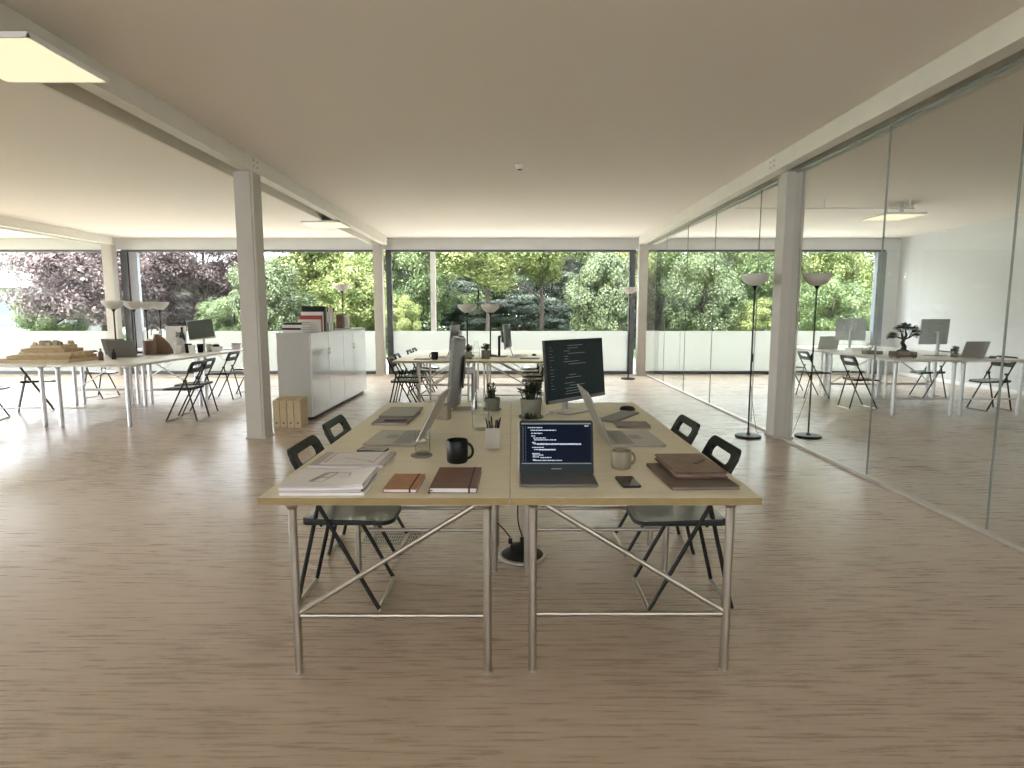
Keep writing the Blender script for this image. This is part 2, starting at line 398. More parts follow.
# ------------------------------------------------------------------ ceiling fittings
def light_panel(x0, x1, y0, y1, z, label, hang=True):
    cx, cy = (x0+x1)/2, (y0+y1)/2; w, d = x1-x0, y1-y0
    t = thing('ceiling_light', label, 'ceiling light', (cx, cy, z), 0, 'flat ceiling light panels')
    MB().box(-w/2+0.012, w/2-0.012, -d/2+0.012, d/2-0.012, 0.0, 0.006).build('diffuser', M['panel'], t, smooth=False)
    MB().box(-w/2, -w/2+0.012, -d/2, d/2, 0, 0.022).box(w/2-0.012, w/2, -d/2, d/2, 0, 0.022).box(-w/2, w/2, -d/2, -d/2+0.012, 0, 0.022).box(-w/2, w/2, d/2-0.012, d/2, 0, 0.022).build('light_frame', M['lit'], t, smooth=False)
    MB().box(-w/2, w/2, -d/2, d/2, 0.022, 0.03).build('back_plate', M['lit'], t, smooth=False)
    for sy in (-1, 1):
        b = MB().box(-0.03, 0.03, sy*d*0.3-0.006, sy*d*0.3+0.006, 0.03, CZ-z-0.001)
        b.build('bracket', M['galv'], t, bevel=0.004)
    return t

# ------------------------------------------------------------------ prototypes
def make_chair():
    t = thing('folding_chair', None, None)
    yw = 0.175
    def post(u): return (0.205-0.40*u, 0.012+0.70*u)     # along the long tube; u=1 near the bottom of the backrest
    for s in (-1, 1):
        MB().tube([(0.205, s*yw, 0.011), (0.190, s*yw, 0.036), (-0.19, s*yw, 0.752)], 0.0105, 8).build('front_leg', M['blackm'], t)
        MB().tube([(-0.075, s*(yw-0.026), 0.545), (-0.195, s*(yw-0.026), 0.04), (-0.204, s*(yw-0.02), 0.011)], 0.0105, 8).build('rear_leg', M['blackm'], t)
        h = MB().lathe([(0.015,0),(0.015,0.05)], 10); h.xf(Matrix.Translation((-0.074, s*(yw-0.018)+0.025, 0.545)) @ Matrix.Rotation(R(90),4,'X'))
        h.build('hinge', M['blackm'], t)
    MB().tube([(0.205, -yw-0.004, 0.011), (0.205, yw+0.004, 0.011)], 0.0108, 8).build('foot_bar', M['chrome'], t)
    MB().tube([(-0.204, -yw+0.018, 0.011), (-0.204, yw-0.018, 0.011)], 0.0108, 8).build('foot_bar', M['chrome'], t)
    MB().tube([(-0.065, -yw+0.01, 0.425), (-0.065, yw-0.01, 0.425)], 0.008, 8).build('stretcher', M['blackm'], t)
    # seat: a shallow moulded slab, rounded at the front
    n = 28; out = []
    for x, y in rrect(0.43, 0.37, 0.02, 6): out.append((x, y))
    def rr2():
        pts = []
        for cx, cy, a0, r in ((0.215, 0.165, 0, 0.09), (-0.215, 0.165, 90, 0.02), (-0.215, -0.165, 180, 0.02), (0.215, -0.165, 270, 0.09)):
            ccx = cx-math.copysign(r, cx); ccy = cy-math.copysign(r, cy)
            for k in range(8): a = R(a0+90*k/7); pts.append((ccx+r*math.cos(a), ccy+r*math.sin(a)))
        return pts
    O = rr2(); n = len(O); vs = []; 
    for sc, z in ((0.97, 0.424), (1.0, 0.428), (1.0, 0.441), (0.975, 0.446), (0.8, 0.441), (0.4, 0.436)):
        for x, y in O:
            zz = z + (0.012*max(0, (-x-0.1)/0.1) if z > 0.43 else 0) - 0.012*max(0, (x-0.12)/0.1)
            vs.append((0.058+x*sc, y*sc, zz))
    fs = [tuple(range(n-1,-1,-1)), tuple(5*n+j for j in range(n))]
    for i in range(5):
        for j in range(n): fs.append((i*n+j, i*n+(j+1)%n, (i+1)*n+(j+1)%n, (i+1)*n+j))
    m = MB().add(vs, fs)
    for i, f in enumerate(m.f):
        zs = [m.v[j][2] for j in f]
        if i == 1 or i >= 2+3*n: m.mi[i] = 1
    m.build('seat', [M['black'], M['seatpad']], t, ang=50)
    # backrest: curved plate with a hand slot
    def prof(w, h, r, cv): return [(x, y+cv) for x, y in rrect(w, h, r, 6)]
    outer = prof(0.385, 0.155, 0.045, 0.0); inner = prof(0.262, 0.054, 0.025, 0.010); n = len(outer)
    def place(y, v, th):
        z = 0.722+v*0.95; x = -0.166-v*0.5
        x += 0.30*y*y - 0.008
        return (x+th, y, z+th*0.4)
    vs = []
    for ring, th in ((outer, 0.009), (inner, 0.009), (inner, -0.009), (outer, -0.009)):
        for y, v in ring: vs.append(place(y, v, th))
    fs = []
    for i in range(4):
        i2 = (i+1) % 4
        for j in range(n): fs.append((i*n+j, i*n+(j+1)%n, i2*n+(j+1)%n, i2*n+j))
    MB().add(vs, fs).build('backrest', M['black'], t, ang=50)
    return t
chair = Proto(make_chair)

def make_table(w, d, legs, top, edge, leg_m, yframes, brace=(1, 0), z=TT, flip=1, r=0.0165, low=0.24):
    """tabletop w (x) by d (y), origin at the near left corner on the floor. legs = the two leg x positions"""
    t = thing('desk', None, None)
    th = 0.030
    m = MB(); m.rslab(w-0.002, d-0.002, z-th, z, 0.003, 0.0012, (w/2, d/2), 2)
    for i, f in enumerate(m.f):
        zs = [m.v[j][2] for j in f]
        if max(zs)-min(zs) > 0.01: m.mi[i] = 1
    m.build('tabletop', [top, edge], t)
    for k, fy in enumerate(yframes):
        for x in legs:
            l = MB().tube([(x, fy, 0.016), (x, fy, z-th)], r, 14).lathe([(r*1.02,0.008),(r*1.02,0.016)], 14, (x, fy, 0))
            lo = l.build('leg', leg_m, t)
            MB().lathe([(0.013,0),(0.0195,0.002),(0.0195,0.007),(0.014,0.010)], 14, (x, fy, 0)).build('foot_glide', M['rail'], lo)
            MB().lathe([(r*1.05,-0.022),(r*1.3,-0.012),(r*1.9,-0.004),(r*1.9,-0.0005)], 14, (x, fy, z-th)).build('leg_flange', leg_m, lo)
        MB().tube([(legs[0]+r, fy, low), (legs[1]-r, fy, low)], 0.0105, 10).build('cross_bar', leg_m, t)
        if brace[k]:
            a, b = (legs[0], legs[1]) if flip > 0 else (legs[1], legs[0])
            MB().tube([(a+flip*0.012, fy, low+0.012), (b-flip*0.05, fy, z-th-0.012)], 0.0105, 10).build('diagonal_brace', leg_m, t)
    # long diagonal between the two end frames
    return t

def place_table(x, y, w, d, legs, top, edge, leg_m, yf, label, group=None, **k):
    t = make_table(w, d, legs, top, edge, leg_m, yf, **k)
    t.location = (x, y, 0); return tag(t, label, 'desk', group)

# laptop; local x = width, front edge at -y, hinge at +y
def make_laptop(w=0.32, d=0.225, ang=105, body='silver', keys='keys', name='laptop', screen='scr', lid_h=None, hinge=None, lines=False, deckth=0.014):
    t = thing(name, None, None)
    lid_h = lid_h or d; hinge = d/2 if hinge is None else hinge
    MB().rslab(w, d, 0.0015, deckth, 0.012, 0.004).build('base', M[body], t)
    kb = MB(); n = 14
    ky0 = hinge-0.030; kh = min(0.10, d*0.44)
    for r_ in range(5):
        for c_ in range(n):
            kw = (w-0.05)/n; kx = -(w-0.05)/2+kw*c_; yy = ky0-kh/5*r_
            kb.box(kx+0.0012, kx+kw-0.0012, yy-kh/5+0.0012, yy-0.0012, deckth, deckth+0.0014)
    if ky0-kh > -d/2+0.005 and not lines: kb.build('keyboard', M[keys], t, smooth=False)
    if ky0-kh-0.075 > -d/2: MB().rslab(0.105, 0.065, deckth, deckth+0.0006, 0.005, 0.0002, (0, ky0-kh-0.04)).build('trackpad', M['keys'] if body == 'silver' else M['grey'], t)
    # lid, built flat in y (0..lid_h) then turned up about the hinge
    mtx = Matrix.Translation((0, hinge-0.004, deckth+0.001)) @ Matrix.Rotation(R(-ang), 4, 'X')
    # in the turned frame the lid runs towards -y; its inner face is -z
    lid = MB().rslab(w, lid_h, 0.0, 0.007, 0.012, 0.002, (0, -lid_h/2)); lid.xf(mtx); lo = lid.build('lid', M[body], t)
    bz = MB().rslab(w-0.004, lid_h-0.004, -0.0016, 0.0, 0.010, 0.0005, (0, -lid_h/2)); bz.xf(mtx); bz.build('bezel', M['scr'], lo)
    b0, b1 = 0.012, 0.026 if not lines else 0.045
    sw, sh = w-0.022, lid_h-b0-b1
    sc = MB().box(-sw/2, sw/2, -lid_h+b0, -b1, -0.0022, -0.0016); sc.xf(mtx); so = sc.build('display', M[screen], lo, smooth=False)
    if lines:
        rows = [  # (row, x0, x1) in units of the display, read off the photograph
            (0.115, .09, .30), (0.18, .13, .50), (0.255, .14, .30), (0.32, .14, .20), (0.37, .17, .35), (0.415, .18, .50), (0.48, .15, .20), (0.51, .17, .86),
            (0.525, .22, .86), (0.60, .15, .32), (0.65, .18, .49), (0.66, .25, .49), (0.75, .15, .26), (0.785, .16, .32), (0.83, .16, .26), (0.845, .27, .43), (0.90, .16, .21), (0.915, .17, .58)]
        rnd = random.Random(3)
        def bar(u0, u1, v, hh=0.011):
            x = u0; tx = MB()
            while x < u1-0.004:
                l = rnd.uniform(0.010, 0.045); e = min(u1, x+l)
                tx.box(-sw/2+sw*x, -sw/2+sw*e, -lid_h+b0+sh*(v-hh), -lid_h+b0+sh*(v+hh), -0.0026, -0.0022)
                x = e+rnd.uniform(0.004, 0.009)
            tx.xf(mtx); tx.build('code_line', M['codetxt'], lo, smooth=False)
        for v, a, b in rows: bar(a, b, v)
        bar(0.91, 0.97, 0.075)
        tb = MB().box(-sw/2, sw/2, -lid_h+b0, -lid_h+b0+sh*0.035, -0.0026, -0.0022)
        for k in range(18): tb.box(-sw/2+0.004, -sw/2+0.009, -lid_h+b0+sh*(0.09+k*0.049), -lid_h+b0+sh*(0.105+k*0.049), -0.0026, -0.0022)
        for k in range(20): tb.box(-sw/2+0.016, -sw/2+0.0195, -lid_h+b0+sh*(0.09+k*0.044), -lid_h+b0+sh*(0.101+k*0.044), -0.0026, -0.0022)
        tb.box(-sw/2, sw/2, -lid_h+b0+sh*0.975, -lid_h+b0+sh, -0.0026, -0.0022)
        tb.xf(mtx); tb.build('editor_toolbar', M['codedim'], lo, smooth=False)
        lg = MB().box(-0.022, 0.022, -0.026, -0.0225, -0.002, -0.0016); lg.xf(mtx); lg.build('maker_wordmark', M['codedim'], lo, smooth=False)
    return t

# monitor; screen faces -y, origin under the stand
def make_monitor(w=0.60, h=0.40, zb=0.10, curve=0.0, screen='scr', back='black', lines=False, tilt=4, stand='silver', roll=0.0, name='monitor', base=(0.27, 0.19), deep=0.03):
    t = thing(name, None, None)
    n = 14
    def shell(ww, hh, y0, y1, mi=0):
        m = MB(); vs = []; fs = []
        for i in range(n+1):
            x = -ww/2+ww*i/n; cy = -curve*(x/(w/2))**2
            for y in (y0, y1):
                for z in (-hh/2, hh/2): vs.append((x, y+cy, z))
        for i in range(n):
            a = i*4; b = a+4
            fs += [(a, b, b+1, a+1), (a+2, a+3, b+3, b+2), (a, a+2, b+2, b), (a+1, b+1, b+3, a+3)]
        fs += [(0, 1, 3, 2), (n*4, n*4+2, n*4+3, n*4+1)]
        return m.add(vs, fs)
    mt = Matrix.Translation((0, -0.045, zb+h/2)) @ Matrix.Rotation(R(roll), 4, 'Y') @ Matrix.Rotation(R(-tilt), 4, 'X')
    b = shell(w, h, -0.010, 0.014); b.xf(mt); bo = b.build('housing', M[back], t, bevel=0.003)
    s = shell(w-0.018, h-0.034, -0.0118, -0.0102); s.v = [(x, y, z+0.006) for x, y, z in s.v]; s.xf(mt); so = s.build('display', M[screen], bo, smooth=False)
    p = MB().rslab(w*0.45, h*0.5, 0, deep, 0.03, 0.01); p.xf(mt @ Matrix.Translation((0, 0.013, 0)) @ Matrix.Rotation(R(-90), 4, 'X')); p.build('rear_cover', M[back], bo)
    if lines:
        rnd = random.Random(11)
        for k in range(19):
            v = 0.10+k*0.043; a = rnd.choice((.28, .30, .33, .36)); ln = rnd.choice((.06, .09, .12, .17, .26, .3))
            if rnd.random() < .15: continue
            x0 = -w/2+w*a; z = h/2-h*v
            tx = MB().box(x0, x0+w*ln, -0.0126, -0.0119, z-0.0017, z+0.0017); tx.xf(mt); tx.build('code_line', M['codedim'], bo, smooth=False)
        tx = MB()
        for k in range(14):
            z = h/2-h*(0.12+k*0.05); tx.box(-w/2+w*0.06, -w/2+w*(0.075+0.05*rnd.random()), -0.0126, -0.0119, z-0.0012, z+0.0012)
        tx.xf(mt); tx.build('line_number_gutter', M['codedim'], bo, smooth=False)
        ch = MB().box(-w/2+0.004, w/2-0.004, -0.0128, -0.0105, -h/2+0.003, -h/2+0.024); ch.xf(mt); ch.build('chin', M['grey'], bo, smooth=False)
    MB().tube([(0, 0.045, 0.008), (0, 0.045, zb+h*0.5)], 0.021, 14).build('stand_neck', M[stand], t)
    MB().box(-0.03, 0.03, -0.02, 0.05, zb+h*0.46, zb+h*0.54).build('mount_block', M[stand], t, bevel=0.005)
    MB().rslab(base[0], base[1], 0.001, 0.010, 0.03, 0.003, (0, 0.01)).build('stand_base', M[stand], t)
    return t

def make_floor_lamp(hh=1.83, shade_r=0.155, base_r=0.145, name='floor_lamp', cord=True, pole=0.0095):
    t = thing(name, None, None)
    MB().lathe([(base_r*0.97,0.0),(base_r,0.006),(base_r,0.016),(base_r*0.93,0.026),(0.03,0.032),(0.016,0.045)], 36).build('base', M['blackm'], t)
    MB().tube([(0,0,0.03),(0,0,hh-0.14)], pole, 12).build('pole', M['blackm'], t)
    MB().lathe([(pole,hh-0.17),(0.022,hh-0.14),(0.05,hh-0.105),(0.047,hh-0.10),(0.01,hh-0.105)], 24, cap1=True).build('socket', M['blackm'], t)
    sr = shade_r
    pr = [(0.045,0.0),(sr*0.55,0.022),(sr*0.82,0.058),(sr*0.96,0.095),(sr,0.125)]
    inner = [(r_-0.004, z_+0.003) for r_, z_ in pr][::-1]
    MB().lathe([(r_, z_+hh-0.125) for r_, z_ in pr+[(sr-0.002,0.127)]+inner], 40, cap0=True, cap1=True).build('lamp_shade', M['lamp'], t)
    if cord:
        MB().tube([(pole,0,hh*0.52),(pole+0.004,0,hh*0.5),(pole+0.004,0,hh*0.47)], 0.010, 8).build('switch', M['blackm'], t)
        MB().tube([(0.012,0,hh*0.33),(0.05,0.02,hh*0.24),(0.11,0.04,hh*0.13),(0.17,0.06,0.05),(0.24,0.10,0.006),(0.30,0.16,0.005)], 0.003, 6).build('cord', M['blackm'], t)
    return t

def make_mug(r=0.051, h=0.105, m='mug', wall=0.004, hr=0.033):
    t = thing('mug', None, None)
    MB().lathe([(r*0.86,0.0),(r*0.97,0.006),(r,0.015),(r,h-0.002),(r-0.0015,h),(r-wall,h-0.002),(r-wall,h*0.80)], 36, cap1=False).build('body', M[m], t)
    MB().lathe([(0.0005,h*0.80),(r-wall-0.0003,h*0.80)], 36, cap0=True, cap1=False).build('coffee', M['coffee'], t)
    pts = []
    for k in range(11):
        a = R(-78+156*k/10); pts.append((r-0.003+hr*0.92*math.cos(a)*1.0-0.004, 0, h*0.52+h*0.34*math.sin(a)))
    MB().tube(pts, 0.0062, 10).build('handle', M[m], t)
    return t

def leaf_blade(m, base, d, L, w, curl=0.2):
    d = Vector(d).normalized(); s = d.cross(Vector((0,0,1)))
    if s.length < 1e-3: s = Vector((1,0,0))
    s.normalize(); up = s.cross(d)
    b = Vector(base); vs = []
    for k, (u, ww) in enumerate(((0, .35), (.35, 1), (.7, .75))):
        p = b+d*L*u-up*0-Vector((0,0,1))*curl*L*u*u
        vs += [p-s*w*ww/2, p+up*w*0.12*ww, p+s*w*ww/2, p-up*w*0.2*ww]
    tip = b+d*L-Vector((0,0,1))*curl*L
    vs.append(tip); fs = []
    for k in range(2):
        for j in range(4): fs.append((k*4+j, k*4+(j+1)%4, k*4+4+(j+1)%4, k*4+4+j))
    for j in range(4): fs.append((8+j, 8+(j+1)%4, 12))
    fs.append((3,2,1,0)); m.add(vs, fs)

def make_pot_plant(kind, r=0.062, h=0.10):
    t = thing('potted_plant', None, None)
    MB().lathe([(r*0.80,0.006),(r*0.84,0.008),(r,h-0.002),(r-0.002,h),(r-0.006,h-0.002),(r-0.008,h-0.014)], 28, cap1=False).build('pot', M['pot'], t)
    MB().lathe([(r*0.95,0.0),(r*1.12,0.003),(r*1.15,0.012),(r*1.1,0.012),(r*1.0,0.005)], 28).build('saucer', M['pot'], t)
    MB().lathe([(0.001,h-0.012),(r-0.008,h-0.014)], 28, cap1=False).build('soil', M['soil'], t)
    m = MB(); rnd = random.Random(5 if kind == 'spiky' else 9)
    if kind == 'spiky':
        for st in range(7):
            a = rnd.uniform(0, 2*PI); q = rnd.uniform(0, r*0.55); hh = rnd.uniform(0.04, 0.10)
            bx, by = q*math.cos(a), q*math.sin(a)
            m.tube([(bx,by,h-0.02),(bx*1.2,by*1.2,h+hh)], 0.004, 6)
            for k in range(16):
                b = rnd.uniform(0, 2*PI); zz = h+hh*rnd.uniform(0.1, 1.05)
                leaf_blade(m, (bx*1.1,by*1.1,zz), (math.cos(b), math.sin(b), rnd.uniform(0.3, 1.3)), rnd.uniform(0.022,0.04), 0.009, 0.1)
    else:
        for st in range(30):
            a = rnd.uniform(0, 2*PI); q = rnd.uniform(0, r*0.8); hh = rnd.uniform(0.03, 0.105)
            bx, by = q*math.cos(a), q*math.sin(a); tx, ty = bx*1.75, by*1.75
            m.tube([(bx,by,h-0.02),(tx,ty,h+hh)], 0.0025, 5)
            for k in range(9):
                b = rnd.uniform(0, 2*PI)
                leaf_blade(m, (tx,ty,h+hh*rnd.uniform(0.55,1.05)), (math.cos(b), math.sin(b), rnd.uniform(-0.2, 0.9)), rnd.uniform(0.018,0.034), 0.018, 0.3)
    m.build('foliage', M['succ'], t, ang=60)
    return t

def make_book(w, d, h, cover, pages='paper', spine='x-'):
    """hardback lying flat, origin at its middle bottom; spine on the -x side"""
    t = thing('notebook', None, None)
    c = MB().box(-w/2, w/2, -d/2, d/2, 0, 0.0028).box(-w/2, w/2, -d/2, d/2, h-0.0028, h).box(-w/2, -w/2+0.0035, -d/2, d/2, 0.002, h-0.002)
    c.build('cover', M[cover], t, bevel=0.0009)
    MB().box(-w/2+0.0036, w/2-0.003, -d/2+0.003, d/2-0.003, 0.0029, h-0.0029).build('pages', M[pages], t, smooth=False)
    return t

def lie(o, x, y, z, rz, label, cat, group=None):
    o.location = (x, y, z); o.rotation_euler = (0,0,rz); return tag(o, label, cat, group)

# ------------------------------------------------------------------ ceiling fittings placed
light_panel(-3.31, -2.645, 3.485, 4.145, 2.93, 'large glowing square ceiling light panel under the left beam near the camera')
light_panel(-3.52, -2.87, 10.25, 10.91, 2.93, 'small looking ceiling light panel under the left beam near the windows')
light_panel(5.79, 6.42, 9.52, 10.20, 2.95, 'glowing ceiling light panel inside the glazed room')
sd = thing('smoke_detector', 'small round white smoke detector on the ceiling', 'smoke detector', (0.09, 7.23, CZ))
MB().lathe([(0.058,0),(0.058,-0.012),(0.050,-0.022)][::-1], 28).build('base', M['lit'], sd)
MB().lathe([(0.030,-0.050),(0.036,-0.044),(0.046,-0.0225)], 28).build('sensor_cap', M['lit'], sd)
MB().lathe([(0.024,-0.056),(0.030,-0.0505)], 28).build('sensor_slot', M['blackm'], sd)
cr = thing('ceiling_rail', 'thin grey rail hung under the ceiling inside the glazed room', 'rail', (4.75, 9.37, 3.0))
MB().box(-1.36, 1.36, -0.012, 0.012, 0, 0.02).build('track', M['galv'], cr, bevel=0.003)
for x in (-1.3, 0, 1.3): MB().tube([(x,0,0.02),(x,0,CZ-3.0-0.0005)], 0.006, 8).build('hanger', M['galv'], cr)

# ------------------------------------------------------------------ desks
BT = dict(top=M['top'], edge=M['edge'], leg_m=M['chrome'])
WT = dict(top=M['whitetop'], edge=M['whiteedge'], leg_m=M['galv'])
# the near block of four desks
g = 'birch topped desks of the near block'
place_table(-0.972, 2.222, 0.963, 1.225, (0.12, 0.875), **BT, yf=(0.030, 0.975), label='near left desk of the front block, paper stacks and brown notebooks on it', group=g, brace=(1,0))
place_table(-0.006, 2.222, 0.963, 1.225, (0.088, 0.858), **BT, yf=(0.045, 0.985), label='near right desk of the front block with the dark coding laptop on it', group=g, brace=(1,0), flip=-1)
place_table(-0.972, 3.450, 0.963, 1.225, (0.12, 0.875), **BT, yf=(0.12, 1.15), label='rear left desk of the front block under the glass carafe and curved monitor', group=g, brace=(0,1))
place_table(-0.006, 3.450, 0.963, 1.225, (0.088, 0.858), **BT, yf=(0.12, 1.15), label='rear right desk of the front block under the dark code monitor', group=g, brace=(0,1), flip=-1)
# the middle block
g = 'desks of the middle block by the window'
place_table(-1.735, 8.63, 1.255, 1.30, (0.39, 1.10), **BT, yf=(0.03, 1.2), label='near left desk of the middle block with a black mug on it', group=g, brace=(1,1), z=0.74)
place_table(-0.475, 8.63, 1.02, 1.30, (0.07, 0.95), **BT, yf=(0.03, 1.2), label='near right desk of the middle block with a tablet on it', group=g, brace=(1,1), flip=-1, z=0.74)
place_table(-1.735, 9.94, 1.255, 1.30, (0.15, 1.10), **BT, yf=(0.1, 1.2), label='rear left desk of the middle block by the window', group=g, brace=(1,1), z=0.74)
place_table(-0.475, 9.94, 1.02, 1.30, (0.07, 0.95), **BT, yf=(0.1, 1.2), label='rear right desk of the middle block by the window', group=g, brace=(1,1), flip=-1, z=0.74)
# the left block
g = 'white desks of the left block'; zt = 0.79
for x, y, l, fl in ((-6.86, 7.42, 'white desk under the layered cardboard model at left', 1), (-5.79, 7.42, 'white desk with the dark open laptop at its corner, left block', -1), (-6.86, 9.33, 'white desk under the four table lamps at left', 1), (-5.79, 9.33, 'white desk under the grey green monitor at left', -1)):
    place_table(x, y, 1.06, 1.90, (0.10, 0.96), **WT, yf=(0.06, 1.80), label=l, group=g, brace=(0,1), flip=fl, z=zt, r=0.026)
# the block in the glazed room
g = 'white desks in the glazed room'
for x, y, l, fl in ((5.26, 8.24, 'white desk under the bonsai tree behind the glass', 1), (6.20, 8.24, 'white desk under the big pale monitor and grey laptop behind the glass', -1), (5.26, 10.10, 'white desk under the tilted monitor behind the glass by the window', 1), (6.20, 10.10, 'white desk farthest back against the white wall behind the glass', -1)):
    place_table(x, y, 0.93, 1.85, (0.06, 0.87), **WT, yf=(0.05, 1.75), label=l, group=g, brace=(0,1), flip=fl, z=zt, r=0.026)

# ------------------------------------------------------------------ chairs
g = 'black folding chairs at the near desks'
chair.put((-0.845, 2.925, 0), 0, 'black folding chair tucked in at left beside the big paper stack', 'chair', g)
chair.put((-0.880, 3.56, 0), 0, 'black folding chair at left beside the silver laptop, second from the camera', 'chair', g)
chair.put((0.862, 2.915, 0), PI, 'black folding chair tucked in at right beside the brown leather folder', 'chair', g)
chair.put((0.872, 3.565, 0), PI, 'black folding chair at right beside the second laptop, farther from the camera', 'chair', g)
g = 'black folding chairs round the middle desks'
for x, y, l in ((-1.60, 8.78, 'black folding chair nearest the camera on the left of the middle desks'), (-1.62, 9.42, 'black folding chair second along the left of the middle desks'), (-1.60, 10.42, 'black folding chair third along the left of the middle desks'), (-1.60, 10.98, 'black folding chair at the window end, left of the middle desks')):
    chair.put((x, y, 0), 0, l, 'chair', g)
for x, y, l in ((0.42, 8.95, 'black folding chair nearest the code monitor, right of the middle desks'), (0.44, 9.55, 'black folding chair second along the right of the middle desks'), (0.43, 10.25, 'black folding chair third along the right of the middle desks'), (0.43, 10.85, 'black folding chair at the window end, right of the middle desks')):
    chair.put((x, y, 0), PI, l, 'chair', g)
g = 'black folding chairs round the left white desks'
for x, y, r, l in ((-4.36, 7.98, 178, 'black folding chair nearest the camera, right of the left white desks'), (-4.46, 8.44, 184, 'black folding chair overlapped by the front one, right of the white desks'),
                   (-4.80, 9.95, 180, 'black folding chair under the grey green monitor, left white desks'), (-4.70, 10.75, 180, 'black folding chair half hidden behind the near column'),
                   (-7.08, 7.95, 18, 'black folding chair cut by the left edge under the cardboard model'), (-7.05, 8.78, 40, 'black folding chair seen between the left desk legs under the model'), (-6.98, 10.1, -10, 'black folding chair farthest back under the left white desks')):
    chair.put((x, y, 0), R(r), l, 'chair', g)
g = 'black folding chairs in the glazed room'
for x, y, r, l in ((5.24, 9.02, 2, 'black folding chair behind the glass just left of the bonsai desk'), (5.10, 10.12, 0, 'black folding chair behind the glass right of the inner lamp pole'), (5.16, 11.15, 0, 'black folding chair behind the glass next to the column'),
                   (7.10, 8.82, 184, 'black folding chair behind the glass right of the grey laptop'), (7.10, 10.15, 180, 'black folding chair behind the glass below the pale monitor')):
    chair.put((x, y, 0), R(r), l, 'chair', g)

# ------------------------------------------------------------------ things on the near desks
# paper stacks
def report(w, d, h, x, y, z, rz, label, cover='paper', curl=0.0, group='reports stacked at the near left corner', name='report', printed=None, blank=False):
    t = thing(name, label, 'report' if name == 'report' else 'drawing', (x, y, z), rz, group)
    nx, ny = 10, 8; vs = []; fs = []
    def lift(u, v): return curl*max(0, u-0.45)**2*3.0 + curl*0.35*max(0, 0.3-u)**2*4
    for zz in (0, 1):
        for j in range(ny+1):
            for i in range(nx+1):
                u, v = i/nx, j/ny
                vs.append((-w/2+w*u, -d/2+d*v, zz*h+lift(u, v)*(0.55 if zz == 0 else 1)))
    n1 = (nx+1)*(ny+1); q = nx+1
    for j in range(ny):
        for i in range(nx):
            a = j*q+i; fs.append((a, a+q, a+q+1, a+1)); fs.append((n1+a, n1+a+1, n1+a+q+1, n1+a+q))
    for i in range(nx):
        fs.append((i, i+1, n1+i+1, n1+i)); a = ny*q+i; fs.append((a+1, a, n1+a, n1+a+1))
    for j in range(ny):
        a = j*q; fs.append((a+q, a, n1+a, n1+a+q)); a = j*q+nx; fs.append((a, a+q, n1+a+q, n1+a))
    MB().add(vs, fs).build('sheets', M[cover], t, ang=30)
    if printed:
        m = MB()
        for (u0, v0, u1, v1, lw) in printed:
            x0, y0, x1, y1 = -w/2+w*u0, -d/2+d*v0, -w/2+w*u1, -d/2+d*v1
            L_ = math.hypot(x1-x0, y1-y0); k = max(2, int(L_/0.02)); nx_, ny_ = -(y1-y0)/L_*lw/2, (x1-x0)/L_*lw/2
            pv = []
            for i in range(k+1):
                uu = u0+(u1-u0)*i/k; px = x0+(x1-x0)*i/k; py = y0+(y1-y0)*i/k; z_ = h+lift(uu, 0)+0.0009
                pv += [(px-nx_, py-ny_, z_), (px+nx_, py+ny_, z_)]
            m.add(pv, [(2*i, 2*i+2, 2*i+3, 2*i+1) for i in range(k)])
        m.build('printed_plan', M['ink'], t, smooth=False)
    return t
report(0.326, 0.262, 0.0105, -0.736, 2.380, TT+0.0005, 0.01, 'bottom report of the thick paper stack at the near corner', cover='paper')
report(0.322, 0.258, 0.0085, -0.742, 2.381, TT+0.0115, -0.015, 'middle report of the thick paper stack at the near corner', cover='paperb', curl=0.006)
report(0.325, 0.260, 0.0085, -0.738, 2.379, TT+0.0210, 0.012, 'upper report of the thick paper stack under the curled drawing', cover='paper', curl=0.010)
report(0.322, 0.266, 0.0012, -0.738, 2.381, TT+0.0328, 0.0, 'curled top sheet with a printed plan on the thick paper stack', curl=0.016, name='drawing_sheet',
       printed=[(.30,.28,.40,.78,.022),(.40,.78,.52,.80,.014),(.46,.30,.53,.78,.006),(.52,.78,.72,.72,.008),(.70,.72,.72,.58,.006),(.30,.28,.46,.30,.006),(.60,.56,.74,.52,.004),(.35,.5,.47,.52,.012),(.62,.42,.8,.40,.003)])
report(0.345, 0.270, 0.012, -0.752, 2.792, TT+0.0005, -0.02, 'thinner stack of papers lying behind the thick paper stack', cover='paperb', group=None, curl=0.004)
report(0.270, 0.245, 0.0015, -0.742, 2.797, TT+0.0138, -0.02, 'single sheet with ruled lines on the thinner paper stack', name='drawing_sheet', curl=0.003, group=None,
       printed=[(.06,.1,.06,.9,.007),(.06,.9,.4,.96,.007),(.88,.05,.92,.92,.005),(.3,.5,.82,.22,.006),(.82,.16,.82,.24,.012)])

def make_phone(w=0.078, d=0.152):
    t = thing('smartphone', None, None)
    MB().rslab(w, d, 0, 0.008, 0.011, 0.002).build('body', M['black'], t)
    MB().rslab(w-0.005, d-0.006, 0.008, 0.0085, 0.009, 0.0002).build('screen', M['phone'], t)
    return t
ph = Proto(make_phone)
ph.put((-0.712, 3.01, TT+0.0005), R(82), 'black smartphone lying beside the silver laptop at left', 'phone')
ph.put((0.481, 2.425, TT+0.0005), R(3), 'black smartphone in front of the cream mug', 'phone')

